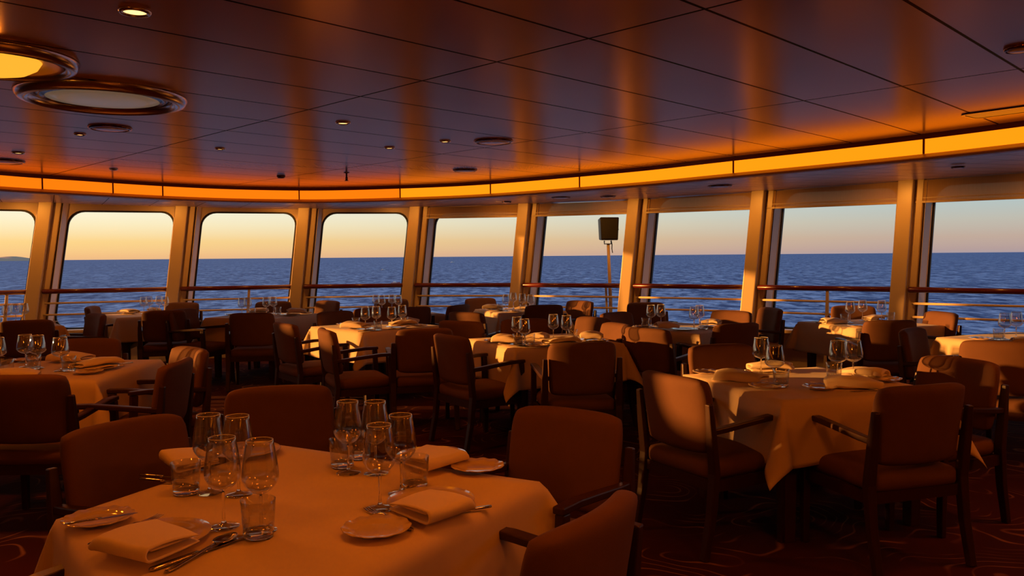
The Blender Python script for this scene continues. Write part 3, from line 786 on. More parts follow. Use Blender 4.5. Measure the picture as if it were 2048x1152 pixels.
# ---------------------------------------------------------------- chairs
def build_chair_meshes():
    P = {}
    def seat_bend(x, y, z):   # pad built in (x, z) then laid flat
        return (x, z + .005, .425 + y + .012 * (1 - (x / .26) ** 2))
    P['seat'] = cushion('seat', .262, .25, .095, M['velvet'], .10, lambda x, y, z: (x, z + .0, .422 + y), puff=.014)
    def back_bend(x, y, z):
        zz = z + .69
        return (x * (1 + .05 * (zz - .5)), -.232 + y + .045 * (x / .25) ** 2 - .13 * (zz - .5) - .045 * max(0, (zz - .68)) , zz)
    P['backrest'] = cushion('backrest', .245, .192, .078, M['velvet'], .10, back_bend, puff=.008)
    for nm, s in (('rear_l', -1), ('rear_r', 1)):
        b = MB(); x = s * .268
        b.sweep([(x, -.29, 0), (x, -.245, .22), (x, -.225, .42), (x, -.245, .60), (x, -.262, .765)], [.038, .044, .05, .046, .032], [.034, .038, .04, .036, .028], up=(0, 1, 0))
        P[nm] = b.mesh('leg', M['wood'], bevel=.005)
    for nm, s in (('front_l', -1), ('front_r', 1)):
        b = MB(); x = s * .268
        b.sweep([(x, .235, 0), (x, .235, .36), (x, .232, .50), (x, .225, .645)], [.034, .042, .040, .036], [.034, .042, .042, .044], up=(0, 1, 0))
        P[nm] = b.mesh('leg', M['wood'], bevel=.005)
    for nm, s in (('arm_l', -1), ('arm_r', 1)):
        b = MB(); x = s * .268
        b.sweep([(x, -.25, .625), (x, -.16, .632), (x, .0, .648), (x, .14, .660), (x, .255, .660)], [.030, .042, .048, .050, .044], [.030, .030, .028, .028, .026])
        P[nm] = b.mesh('armrest', M['wood'], bevel=.006)
    b = MB()
    b.box(-.25, .25, .215, .24, .33, .385); b.box(-.25, .25, -.235, -.21, .33, .385)
    b.box(-.277, -.255, -.215, .22, .33, .385); b.box(.255, .277, -.215, .22, .33, .385)
    P['frame'] = b.mesh('seat_frame', M['wood'])
    return P
CH = build_chair_meshes()
def chair(x, y, face, label, group=None):
    """x, y = middle of the top of the backrest; face = heading in degrees"""
    a = R(face); back = .315
    o = empty('dining_armchair', (x + math.cos(a) * back, y + math.sin(a) * back, 0), a - PI / 2, label, 'chair', group or 'dining armchairs')
    link('seat', CH['seat'], o); link('backrest', CH['backrest'], o); link('seat_frame', CH['frame'], o)
    for k in ('rear_l', 'rear_r', 'front_l', 'front_r'): link('leg', CH[k], o)
    for k in ('arm_l', 'arm_r'): link('armrest', CH[k], o)
    return o
TN = {'T1': 'nearest table', 'T2': 'right foreground table', 'T3': 'left-edge table', 'T4': 'middle table', 'T5': 'centre-left table', 'T6': 'third-window table', 'T7': 'second-window table', 'T8': 'first-window table',
      'T9': 'fourth-window table', 'T10': 'fifth-window table', 'T11': 'seventh-window table', 'T12': 'eighth-window table', 'T13': 'right-edge table'}
CHAIRS = [
 (-1.51, 3.03, -32, 'chair at the left of the %s, wide maroon back seen from the front' % TN['T1']),
 (-1.12, 3.84, -74, 'chair on the far side of the %s, facing the viewer behind the glasses' % TN['T1']),
 (.25, 3.20, -125, 'chair on the right of the %s, turned toward the glasses' % TN['T1']),
 (.23, 1.89, 147, 'foreground chair cut by the bottom edge, orange-lit back, at the %s' % TN['T1']),
 (-1.20, 1.53, 63, 'chair at the bottom left corner, only one armrest tip showing'),
 (-2.63, 4.22, 92, 'dark chair with its back to the viewer, near side of the %s' % TN['T3']),
 (-1.96, 4.82, 185, 'chair on the right of the %s, both arms reaching left' % TN['T3']),
 (-2.16, 5.52, 226, 'chair just behind the right one at the left-edge table, facing left'),
 (-3.25, 6.22, -88, 'dark red chair on the far side of the %s' % TN['T3']),
 (-4.91, 8.10, 112, 'dark chair with its back to the viewer in front of the %s' % TN['T8']),
 (-4.62, 9.05, 226, 'brown chair on the right of the %s, facing left' % TN['T8']),
 (-5.50, 10.40, 12, 'small chair back against the sea between the first and second window tables'),
 (-4.11, 9.46, 106, 'dark chair with its back to the viewer at the %s' % TN['T7']),
 (-4.55, 11.2, -100, 'chair by the rail on the far side of the %s' % TN['T7']),
 (-4.04, 9.72, -16, 'brown chair facing right at the left side of the %s' % TN['T6']),
 (-2.90, 8.90, 97, 'dark chair with its back to the viewer at the %s' % TN['T6']),
 (-3.35, 11.3, -80, 'dark chair by the rail on the far side of the %s' % TN['T6']),
 (-2.55, 11.35, 232, 'brown chair under the fourth window facing left to the third window table'),
 (-2.18, 7.50, 38, 'chair with a sunlit back edge at the left of the %s' % TN['T5']),
 (-1.64, 6.84, 24, 'chair seen edge-on with an orange sun patch at the near corner of the %s' % TN['T5']),
 (-.73, 6.76, 104, 'dark chair with its back to the viewer on the near side of the %s' % TN['T5']),
 (-2.05, 9.12, -42, 'chair on the far left side of the %s' % TN['T5']),
 (-1.66, 9.64, -80, 'dark chair behind the glasses on the far side of the %s' % TN['T5']),
 (-1.18, 9.72, 120, 'dark chair with its back to the viewer at the %s' % TN['T9']),
 (-1.75, 11.68, -85, 'rounded chair top by the rail on the far side of the %s' % TN['T9']),
 (-.62, 10.12, 152, 'dark-outlined chair on the right of the %s' % TN['T9']),
 (-.54, 8.74, 54, 'tall orange-lit chair behind the gap between the two middle tables'),
 (-.52, 7.55, 62, 'chair with an orange back just left behind the %s' % TN['T4']),
 (-.53, 6.22, 35, 'grey-lit chair facing right at the left side of the %s' % TN['T4']),
 (.50, 5.58, 98, 'large dark chair with its back to the viewer at the %s' % TN['T4']),
 (.10, 7.82, -74, 'dark chair behind the glasses on the far side of the %s' % TN['T4']),
 (.99, 7.18, 202, 'orange-lit chair on the right of the %s' % TN['T4']),
 (.85, 7.92, 215, 'orange chair back peeping out behind the one right of the %s' % TN['T4']),
 (.41, 9.90, 102, 'dark chair with its back to the viewer at the %s' % TN['T10']),
 (.96, 10.8, -140, 'brown chair facing left on the right of the %s' % TN['T10']),
 (-.49, 11.72, -64, 'brown chair on the far left of the %s' % TN['T10']),
 (1.07, 6.67, 44, 'olive-brown chair facing away at the left of the %s' % TN['T11']),
 (1.06, 8.58, -48, 'maroon chair with a wide back at the far left of the %s' % TN['T11']),
 (1.70, 10.3, -88, 'dark chair by the window post behind the %s' % TN['T11']),
 (2.40, 8.66, -137, 'brown chair on the far right side of the %s' % TN['T11']),
 (2.01, 7.04, 114, 'dark chair with its back to the viewer at the %s' % TN['T11']),
 (2.97, 9.05, 190, 'bright orange sunlit chair between the seventh and eighth window tables'),
 (1.38, 5.46, -73, 'red chair on the far side of the %s' % TN['T2']),
 (2.62, 4.63, -155, 'rust chair on the right of the %s' % TN['T2']),
 (1.92, 3.66, 107, 'large dark chair with its back to the viewer at the %s' % TN['T2']),
 (.77, 4.07, 29, 'chair with an arched sun patch at the left of the %s' % TN['T2']),
 (3.95, 9.35, -100, 'dark chair behind the glasses on the far side of the %s' % TN['T12']),
 (3.43, 7.22, 91, 'dark chair with its back to the viewer at the %s' % TN['T12']),
 (4.45, 8.22, 187, 'brown chair against the sea on the right of the %s' % TN['T12']),
 (3.16, 6.47, -44, 'chair with a pale lit edge facing right at the left of the %s' % TN['T13']),
 (3.32, 5.45, 62, 'orange-brown chair with its back to the viewer cut by the right edge'),
]
for c_ in CHAIRS: chair(*c_)

# ---------------------------------------------------------------- tables and cloths
TABLES = {'T1': (-.66, 2.33, -33, 1.0), 'T2': (1.68, 4.62, 17, 1.0), 'T3': (-3.08, 5.40, 2, 1.0), 'T4': (.27, 6.98, 25, 1.0), 'T5': (-1.44, 8.60, 43, 1.02), 'T6': (-3.2, 10.33, -18, 1.0),
          'T7': (-4.86, 10.72, 35, .9), 'T8': (-5.72, 9.05, 40, 1.0), 'T9': (-1.55, 10.55, 30, 1.0), 'T10': (.10, 11.0, 22, .95), 'T11': (1.74, 8.12, 44, 1.0), 'T12': (3.74, 8.42, 18, 1.0), 'T13': (4.40, 6.75, 25, 1.05)}
TH = .745
ASPECT = {'T1': (.80, .80)}
QUAD1 = [Vector(p) for p in ((-1.31, 2.275), (-.62, 1.42), (.085, 2.62), (-.93, 3.17))]     # the nearest cloth lies a little askew: left, front, right, back corner
def table_meshes(S):
    h = S / 2 - .012
    b = MB(); b.box(-h, h, -h, h, TH - .035, TH - .004); top = b.mesh('tabletop', M['table_wood'], bevel=.006)
    legs = []
    for sx in (-1, 1):
        for sy in (-1, 1):
            b = MB(); c = h - .09
            b.sweep([(sx * c, sy * c, 0), (sx * c, sy * c, TH - .036)], [.062, .078], [.062, .078], up=(0, 1, 0)); legs.append(b.mesh('leg', M['table_wood'], bevel=.005))
    return top, legs
def cloth_mesh(S, seed, drop=.29):
    rnd = random.Random(seed); h = S / 2
    # 1-D sample positions across the cloth
    inner = [-h + .0 + 2 * h * k / 22 for k in range(23)]
    outer = [drop * ((k + 1) / 13) for k in range(13)]
    xs = [-h - d for d in reversed(outer)] + inner + [h + d for d in outer]
    n = len(xs); v = []; f = []
    ph = [rnd.uniform(0, 6.28) for _ in range(8)]; am = [rnd.uniform(.4, 1.1) for _ in range(8)]; tilt = [rnd.uniform(-.25, .25) for _ in range(4)]
    er = .012
    def side(s_, depth, e):        # outward offset of a hanging side at position s_ along it
        w = (.016 * am[e] * math.sin(s_ * 9 + ph[e]) + .010 * am[e + 4] * math.sin(s_ * 19 + ph[e + 4])) * (depth / drop) ** 1.3
        return er * (1 - math.exp(-depth / .008)) + .030 * (depth / drop) + w
    for j, t in enumerate(xs):
        for i, s in enumerate(xs):
            ax = max(abs(s) - h, 0); ay = max(abs(t) - h, 0); sx = 1 if s > 0 else -1; sy = 1 if t > 0 else -1
            x = max(-h, min(h, s)); y = max(-h, min(h, t)); z = 0
            if ax == 0 and ay == 0:
                m_ = min(h - abs(s), h - abs(t)); z = -.004 * math.exp(-m_ / .012) + .0010 * math.sin(s * 7 + ph[0]) * math.sin(t * 6 + ph[1]) * min(1, m_ / .2) - .001
            elif ay == 0:
                e = 0 if sx > 0 else 1
                x = sx * (h + side(t, ax, e)); z = -ax - .006
                y = t * (1 + .02 * ax / drop)
            elif ax == 0:
                e = 2 if sy > 0 else 3
                y = sy * (h + side(s, ay, e)); z = -ay - .006
                x = s * (1 + .02 * ay / drop)
            else:
                r = math.hypot(ax, ay); p = math.atan2(ay, ax); q = p / (PI / 2)
                c = (0 if sx > 0 else 1) + (0 if sy > 0 else 2)
                bell = math.sin(PI * q) ** .55
                al = R(5 + 19 * bell)
                p2 = p + tilt[c] * math.sin(2 * p)
                ed = er + .010
                x = sx * (h + (er if False else 0) + side(sy * h, ax, 0 if sx > 0 else 1) * (1 - q) + r * math.sin(al) * math.cos(p2) * bell)
                y = sy * (h + side(sx * h, ay, 2 if sy > 0 else 3) * q + r * math.sin(al) * math.sin(p2) * bell)
                z = -r * math.cos(al) * (1 - .05 * bell) - .006
            v.append((x, y, .752 + z))
    for j in range(n - 1):
        for i in range(n - 1): f.append((j * n + i, j * n + i + 1, (j + 1) * n + i + 1, (j + 1) * n + i))
    me = mesh('tablecloth', v, f, M['cloth'], True)
    return me
for q, (k, (x, y, rot, S)) in enumerate(TABLES.items()):
    top, legs = table_meshes(S)
    o = empty('dining_table', (x, y, 0), R(rot), 'square dining table under the white cloth, the %s' % TN[k], 'table', 'square dining tables')
    ax_ = ASPECT.get(k, (1, 1)); o.scale = (*ax_, 1)
    link('tabletop', top, o)
    for l in legs: link('leg', l, o)
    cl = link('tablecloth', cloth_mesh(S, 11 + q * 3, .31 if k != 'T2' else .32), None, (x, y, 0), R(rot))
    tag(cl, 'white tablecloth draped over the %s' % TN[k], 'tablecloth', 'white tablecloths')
    if k == 'T1':
        a_ = R(rot)
        for vt in cl.data.vertices:
            u, w = vt.co.x / S + .5, vt.co.y / S + .5
            p = (QUAD1[0].lerp(QUAD1[1], u)).lerp(QUAD1[3].lerp(QUAD1[2], u), w) - Vector((x, y))
            vt.co.x = p.x * math.cos(a_) + p.y * math.sin(a_); vt.co.y = -p.x * math.sin(a_) + p.y * math.cos(a_)
    sm = cl.modifiers.new('thick', 'SOLIDIFY'); sm.thickness = .0025; sm.offset = -1

# ---------------------------------------------------------------- tableware
ZT = .7535
def wine_meshes(H, rim, bowl, zb, zmax, stem=.0036, foot=.042, n=40):
    t = .0014
    outer = []; 
    for k in range(17):
        q = k / 16
        z = zb + (H - zb) * q
        zm = (zmax - zb) / (H - zb)
        if q < zm: r = bowl * math.sin(PI / 2 * (q / zm)) ** .62 if q > 0 else .004
        else: r = bowl + (rim - bowl) * ((q - zm) / (1 - zm)) ** 1.35
        outer.append((max(r, .0042), z))
    inner = [(max(r - t * (1.5 if i > 3 else 1), .0), z + (.0022 if i < 2 else .0008)) for i, (r, z) in enumerate(outer)]
    inner[-1] = (outer[-1][0] - t, outer[-1][1]); inner[0] = (0, outer[0][1] + .006)
    prof = [(0, zb - .0005)] + [(.0030, zb)] + outer[1:] + [(outer[-1][0] - t / 2, H + .0005)] + inner[::-1][:-2] + [(0, outer[1][1] + .003)]
    P = {}
    P['bowl'] = lathe('bowl', prof, M['blown'], n)
    rt = .0010; rc = outer[-1][0] - t / 2
    P['rim'] = lathe('rim', [(rc + rt * math.cos(2 * PI * q / 8), H + .0002 + rt * math.sin(2 * PI * q / 8)) for q in range(8)], M['rim'], n, closed=True)  # white ring put on as the rim's highlight
    P['stem'] = lathe('stem', [(0, .0115), (.0075, .0116), (.0045, .022), (stem, .05), (stem, zb - .03), (.0046, zb - .006), (.0030, zb - .0008), (0, zb - .0008)], M['crystal'], 20)
    P['foot'] = lathe('foot', [(0, .0004), (foot * .98, .0004), (foot, .0014), (foot * .97, .0026), (foot * .55, .0050), (.012, .0085), (.0072, .0112), (0, .0112)], M['blown'], n)
    return P
WA = wine_meshes(.247, .0355, .0490, .098, .150)
WB = wine_meshes(.222, .0405, .0545, .092, .128)
WC = wine_meshes(.222, .0380, .0500, .092, .132, n=24)
def tumbler_meshes(r0, r1, h, n):
    q = (r0 + r1) / 2
    wall = lathe('wall', [(r0 + .0030, .0165), (q + .001, h * .5), (r1, h - .001), (r1 - .0006, h), (r1 - .0013, h - .001), (q - .0008, h * .5), (r0 + .0010, .0165)], M['blown'], n, closed=True)
    base = lathe('base', [(0, .0006), (r0 - .001, .0008), (r0 + .0018, .004), (r0 + .0028, .0162), (r0 - .002, .0162), (r0 - .006, .0145), (0, .0140)], M['crystal'], n)
    return wall, base
TA = tumbler_meshes(.037, .0455, .100, 40); TB = tumbler_meshes(.036, .0425, .096, 24)
def plate_mesh(r, n=56):
    return lathe('plate', [(0, .0062), (r * .60, .0062), (r * .66, .0072), (r * .72, .0100), (r * .97, .0170), (r, .0180), (r * .985, .0198), (r * .72, .0128), (r * .65, .0098), (r * .60, .0090), (0, .0088)], M['china'], n)
def side_mesh(r, n=48):
    # scalloped rim
    me = lathe('plate', [(0, .0045), (r * .56, .0045), (r * .62, .0052), (r * .70, .0085), (r * .97, .0168), (r, .0180), (r * .985, .0196), (r * .70, .0112), (r * .62, .0078), (r * .58, .0070), (0, .0068)], M['china'], 72)
    for p in me.vertices:
        rr_ = math.hypot(p.co.x, p.co.y); q = max(0, (rr_ / r - .66) / .34); a = math.atan2(p.co.y, p.co.x)
        k_ = 1 + .018 * q * math.cos(12 * a); p.co.x *= k_; p.co.y *= k_; p.co.z += .0016 * q * math.cos(12 * a)
    return me
PL = plate_mesh(.130); PS = side_mesh(.0925)
def napkin_mesh(Lx, seed):
    """folded linen: a flattened roll of three layers, one end slightly fanned"""
    rnd = random.Random(seed); t = .0045; W = .068
    # cross-section path (y, z): inner tail, round the back, over the top, round the front, under
    path = []
    for k in range(9): path.append((-W * .70 + W * 1.55 * k / 8, .017))
    for k in range(1, 7): a = -PI / 2 + PI * k / 7; path.append((W * .86 + .0095 * math.cos(a), .0265 + .0095 * math.sin(a)))
    for k in range(13): path.append((W * .86 - W * 1.80 * k / 12, .036 + .005 * math.sin(PI * k / 12)))
    for k in range(1, 8): a = PI / 2 + PI * k / 8; path.append((-W * .94 + .017 * math.cos(a), .0195 + .0165 * math.sin(a)))
    for k in range(12): path.append((-W * .94 + W * 1.86 * k / 11, .003))
    n = len(path); v = []; f = []; NX = 18
    for i in range(NX + 1):
        u = i / NX; x = -Lx / 2 + Lx * u
        ys = 1.0 - .20 * (u - .5) - .06 * (2 * u - 1) ** 2; zs = (1 - .28 * abs(2 * u - 1) ** 3) * (1.06 - .25 * u)
        for q in range(n):
            y, z = path[q]; y2, z2 = path[min(q + 1, n - 1)]; y1, z1 = path[max(q - 1, 0)]
            dy, dz = y2 - y1, z2 - z1; l = math.hypot(dy, dz) or 1; ny, nz = -dz / l, dy / l
            wob = .0018 * math.sin(u * 9 + q * .35 + seed)
            xx = x + .012 * math.sin(q * .22 + seed) * (2 * u - 1)
            v.append((xx, y * ys, max(.0004, (z + wob) * zs))); v.append((xx, (y + ny * t) * ys, max(.0004, (z + wob + nz * t) * zs)))
    st = 2 * n
    for i in range(NX):
        for q in range(n - 1):
            a = i * st + 2 * q; b = a + 2
            f.append((a, b, b + st, a + st)); f.append((a + 1, a + 1 + st, b + 1 + st, b + 1))
        for a in (i * st, i * st + 2 * (n - 1)): f.append((a, a + st, a + st + 1, a + 1))
    for i in (0, NX):
        for q in range(n - 1):
            a = i * st + 2 * q; f.append((a, a + 1, a + 3, a + 2))
    return mesh('napkin', v, f, M['napkin'], True)
NM = [napkin_mesh(.225, s_) for s_ in (1, 2, 5)]
# the four napkins of the nearest table: folded in three, each with its own outline (metres on the table)
NAP_Q = [
((-1.043, 1.944), (-0.864, 1.856), (-0.797, 2.023), (-0.971, 2.164)) ,
((-0.109, 2.237), (-0.221, 2.116), (-0.361, 2.267), (-0.247, 2.426)) ,
((-0.157, 2.794), (-0.279, 2.652), (-0.403, 2.782), (-0.321, 3.003)) ,
((-1.13, 2.66), (-1.258, 2.831), (-1.163, 2.961), (-1.027, 2.802)) ,
]
def napkin_quad(qd, seed):
    t = .004; W = 1.0
    path = []
    for k in range(9): path.append((-.62 + 1.42 * k / 8, .0150))
    for k in range(1, 7): a = -PI / 2 + PI * k / 7; path.append((.86 + .07 * math.cos(a), .0215 + .0065 * math.sin(a)))
    for k in range(15): path.append((.86 - 1.66 * k / 14, .028 + .004 * math.sin(PI * k / 14)))
    for k in range(1, 9): a = PI / 2 + PI * k / 9; path.append((-.80 + .20 * math.cos(a), .0150 + .0135 * math.sin(a)))
    for k in range(12): path.append((-.80 + 1.74 * k / 11, .0015))
    n = len(path); cx = sum(p[0] for p in qd) / 4; cy = sum(p[1] for p in qd) / 4
    Q = [Vector((p[0] - cx, p[1] - cy)) for p in qd]; v = []; f = []; NX = 22
    for i in range(NX + 1):
        u = i / NX
        for q in range(n):
            for th in (0, t):
                y, z = path[q]; y2, z2 = path[min(q + 1, n - 1)]; y1, z1 = path[max(q - 1, 0)]
                dy, dz = (y2 - y1) * .07, z2 - z1; l = math.hypot(dy, dz) or 1
                vv = (y + 1) / 2 + th * (-dz / l) / .14; z = z + th * dy / l
                uu = u + .03 * math.sin(3.0 * vv + seed) * (2 * u - 1) * .8
                inner = 1.0 - (.10 * u if q < 12 else 0)         # inner leaf falls short of the open end
                p = (Q[0].lerp(Q[1], uu * inner)).lerp(Q[3].lerp(Q[2], uu * inner), vv)
                edge = 1 - .35 * (1 - min(1, u / .12)) ** 2
                z = z * (1.5 - .75 * vv) * edge + .0018 * math.sin(6 * u + 4 * vv + seed) * (z > .02)
                v.append((p.x, p.y, max(.0004, z)))
    st = 2 * n
    for i in range(NX):
        for q in range(n - 1):
            a = i * st + 2 * q; b = a + 2
            f.append((a, b, b + st, a + st)); f.append((a + 1, a + 1 + st, b + 1 + st, b + 1))
        for a in (i * st, i * st + 2 * (n - 1)): f.append((a, a + st, a + st + 1, a + 1))
    for i in (0, NX):
        for q in range(n - 1):
            a = i * st + 2 * q; f.append((a, a + 1, a + 3, a + 2))
    return mesh('napkin', v, f, M['napkin'], True), (cx, cy)

def flat_bar(widths, zs, xs, th=.0024, n=1):
    v = []; f = []
    for x, w, z in zip(xs, widths, zs):
        v += [(x, -w, z), (x, w, z), (x, w * .8, z + th), (x, -w * .8, z + th)]
    for i in range(len(xs) - 1):
        for k in range(4):
            k2 = (k + 1) % 4; f.append((i * 4 + k, i * 4 + k2, i * 4 + 4 + k2, i * 4 + 4 + k))
    m = (len(xs) - 1) * 4; f += [(0, 1, 2, 3), (m + 3, m + 2, m + 1, m)]
    return v, f
def fork_parts():
    b = MB(); b.add(*flat_bar([.004, .0075, .0068, .0045, .003, .0028, .005, .0105, .0122], [.001, .0012, .003, .006, .009, .010, .007, .004, .003], [-.105, -.098, -.06, -.02, .01, .025, .038, .05, .060]))
    h = b.mesh('handle', M['steel'], True)
    tines = []
    for k in range(4):
        y = (-1.5 + k) * .0064
        c = MB(); c.sweep([(.058, y, .0038), (.075, y, .0028), (.09, y * .98, .004), (.105, y * .95, .0075)], [.0038, .0036, .003, .0014], [.0022, .002, .0018, .001]); tines.append(c.mesh('tine', M['steel']))
    return h, tines
def knife_parts():
    b = MB(); b.add(*flat_bar([.004, .008, .0078, .0066, .006], [.001, .0012, .0014, .0016, .0016], [-.112, -.105, -.07, -.02, .0], .0048)); h = b.mesh('handle', M['steel'], True)
    b = MB(); b.add(*flat_bar([.005, .0085, .0096, .0092, .006, .001], [.002] * 6, [.0, .014, .04, .08, .104, .114], .0014)); return h, b.mesh('blade', M['steel'])
def spoon_parts():
    b = MB(); b.add(*flat_bar([.004, .0078, .0068, .0042, .003, .0035], [.001, .0012, .003, .006, .008, .007], [-.105, -.098, -.06, -.01, .03, .045])); h = b.mesh('handle', M['steel'], True)
    v = []; f = []; NA, NR = 28, 7
    for s_ in (0, 1):
        for r in range(NR + 1):
            q = r / NR
            for k in range(NA):
                a = 2 * PI * k / NA
                w = .0205 * (1 - .16 * math.cos(a))
                v.append((.075 + .034 * q * math.cos(a), w * q * math.sin(a), .0012 + .0085 * q ** 2 + .0014 * s_))
    o = (NR + 1) * NA
    for r in range(NR):
        for k in range(NA):
            k2 = (k + 1) % NA
            f.append((r * NA + k, r * NA + k2, (r + 1) * NA + k2, (r + 1) * NA + k)); f.append((o + r * NA + k, o + (r + 1) * NA + k, o + (r + 1) * NA + k2, o + r * NA + k2))
    for k in range(NA): f.append((NR * NA + k, NR * NA + (k + 1) % NA, o + NR * NA + (k + 1) % NA, o + NR * NA + k))
    return h, mesh('bowl', v, f, M['steel'], True)
FK, KN, SPN = fork_parts(), knife_parts(), spoon_parts()

def clampT(k, x, y, mar):
    if k == 'T1': return x, y
    cx, cy, rot, S = TABLES[k]; a = R(rot); dx, dy = x - cx, y - cy
    u = dx * math.cos(a) + dy * math.sin(a); w = -dx * math.sin(a) + dy * math.cos(a); ax_ = ASPECT.get(k, (1, 1)); h = S / 2 * ax_[0] - mar; h2 = S / 2 * ax_[1] - mar
    u = max(-h, min(h, u)); w = max(-h2, min(h2, w))
    return cx + u * math.cos(a) - w * math.sin(a), cy + u * math.sin(a) + w * math.cos(a)
def ordinal(i, n): 
    if n == 1: return 'only'
    if i == 0: return 'leftmost'
    if i == n - 1: return 'rightmost'
    return ORD[i] + ' from left'
def px(x, y): return x / y
def ranked(lst): 
    order = sorted(range(len(lst)), key=lambda i: px(lst[i][0], lst[i][1]))
    return {i: order.index(i) for i in range(len(lst))}
for k, lst in WINE.items():
    rk = ranked(lst)
    for i, (x, y) in enumerate(lst):
        x, y = clampT(k, x, y, .05)
        P = WA if k == 'T1' else (WB if k in ('T2', 'T3') else WC)
        o = empty('wine_glass', (x, y, ZT), 0, 'empty stemmed wine glass, %s of the stemmed glasses on the %s' % (ordinal(rk[i], len(lst)), TN[k]), 'wine glass', 'stemmed wine glasses')
        for p in ('foot', 'stem', 'bowl', 'rim'): link(p, P[p], o)
for k, lst in TUMBLER.items():
    rk = ranked(lst)
    for i, (x, y) in enumerate(lst):
        x, y = clampT(k, x, y, .05)
        o = empty('tumbler', (x, y, ZT)); TT = TA if k in ('T1', 'T2', 'T3') else TB; link('wall', TT[0], o); link('base', TT[1], o)
        tag(o, 'short straight water tumbler, %s of the tumblers on the %s' % (ordinal(rk[i], len(lst)), TN[k]), 'tumbler', 'water tumblers')
plates_at = []
for k, lst in PLATE.items():
    rk = ranked(lst)
    for i, (x, y) in enumerate(lst):
        x, y = clampT(k, x, y, .10); plates_at.append((x, y, .13))
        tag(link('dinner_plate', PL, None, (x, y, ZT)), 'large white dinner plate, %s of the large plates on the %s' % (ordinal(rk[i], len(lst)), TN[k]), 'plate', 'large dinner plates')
for k, lst in SIDE_PLATE.items():
    rk = ranked(lst)
    for i, (x, y) in enumerate(lst):
        x, y = clampT(k, x, y, .07)
        tag(link('side_plate', PS, None, (x, y, ZT), i * .7), 'small white side plate, %s of the small plates on the %s' % (ordinal(rk[i], len(lst)), TN[k]), 'plate', 'small side plates')
for k, lst in NAPKIN.items():
    rk = ranked(lst)
    for i, (x, y, a, ln) in enumerate(lst):
        x, y = clampT(k, x, y, .09)
        d = min([math.hypot(x - p[0], y - p[1]) for p in plates_at] or [9])
        z = ZT + (.0095 if d < .06 else .0205 if d < .2 else .0)
        lb = 'folded cream napkin, %s of the napkins on the %s' % (ordinal(rk[i], len(lst)), TN[k])
        if k == 'T1':
            me, (x, y) = napkin_quad(NAP_Q[i], i)
            o = link('napkin', me, None, (x, y, ZT + .0165))
        else:
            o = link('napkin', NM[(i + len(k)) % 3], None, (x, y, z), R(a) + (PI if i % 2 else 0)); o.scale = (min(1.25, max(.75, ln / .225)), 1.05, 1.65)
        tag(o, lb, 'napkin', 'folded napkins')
CUT_LABEL = ['fork lying left of the big napkin nearest the viewer on the nearest table', 'fork pointing away beside the small plate at the front of the nearest table', 'table knife right of the front left napkin on the nearest table',
 'shiny spoon right of the front left napkin on the nearest table', 'knife end sticking out right of the middle napkin on the nearest table', 'upper of two knives at the far left edge of the nearest table',
 'lower of two knives at the far left edge of the nearest table', 'knife right of the front napkin on the right-hand table', 'fork left of the front napkin on the right-hand table', 'fork at the back left of the right-hand table',
 'knife beside the fork at the back left of the right-hand table', 'knife at the far right corner of the left-edge table', 'knife at the near edge of the table left of the room centre', 'knife beside the right napkin on the right-hand table']
for (kind, k, (x, y, a, ln)), lb in zip(CUTLERY, CUT_LABEL):
    x, y = clampT(k, x, y, .03)
    o = empty(kind, (x, y, ZT + .0004), R(a), lb, kind, 'table cutlery')
    s_ = max(.85, min(1.2, ln / .225)) if kind != 'fork' else max(.9, min(1.15, ln / .225)); o.scale = (s_, s_, 1)
    if kind == 'fork':
        link('handle', FK[0], o)
        for t_ in FK[1]: link('tine', t_, o)
    elif kind == 'knife':
        link('handle', KN[0], o); link('blade', KN[1], o)
    else:
        link('handle', SPN[0], o); link('bowl', SPN[1], o)
# butter knife resting on the front left side plate
o = empty('butter_knife', (-1.14, 2.20, ZT + .0178), R(32), 'butter knife resting across the small plate at the front left of the nearest table', 'knife', 'table cutlery')
o.scale = (.8, .8, .8); link('handle', KN[0], o); link('blade', KN[1], o)

# ---------------------------------------------------------------- loudspeaker on its pole by the sixth window
i = 14 + 0
sx, sy = 1.43, 11.62
t = empty('loudspeaker', (sx - .04, sy, 1.70), R(8), 'black loudspeaker box on a cream pole before the sixth window', 'loudspeaker')
v0 = []; b = MB()
b.hexa([(-.125, -.10, 0), (.125, -.10, 0), (.10, .14, .01), (-.10, .14, .01), (-.14, -.10, .33), (.14, -.10, .33), (.115, .14, .31), (-.115, .14, .31)]); link('cabinet', b.mesh('cabinet', M['black_box'], bevel=.014), t)
b = MB(); b.hexa([(-.11, -.108, .02), (.11, -.108, .02), (.11, -.101, .02), (-.11, -.101, .02), (-.124, -.108, .31), (.124, -.108, .31), (.124, -.101, .31), (-.124, -.101, .31)]); link('grille', b.mesh('grille', M['grille'], bevel=.003), t)
b = MB(); b.sweep([(-.05, .02, -.004), (-.05, .02, -.05), (.05, .02, -.05), (.05, .02, -.004)], .012, .03, up=(0, 1, 0)); link('bracket', b.mesh('bracket', M['black_box'], bevel=.002), t)
b = MB(); b.tube([(.12, .05, .18), (.16, .05, .17), (.165, .05, .15)], .012, 8); link('knob', b.mesh('knob', M['white'], True), t)
b = MB(); b.tube([(.06, .05, -.0), (.075, .06, -.06), (.07, .05, -.12), (.08, .05, -.18)], .007, 8); link('cable', b.mesh('cable', M['black_box'], True), t)
t = empty('speaker_pole', (sx, sy, 0), 0, 'cream pole behind the handrail carrying the black loudspeaker', 'pole')
b = MB(); b.tube([(0, .06, 0), (0, .05, .8), (-.02, .03, 1.25), (-.035, .02, 1.648)], [.028, .026, .024, .022], 14); link('shaft', b.mesh('shaft', M['cream'], True), t)
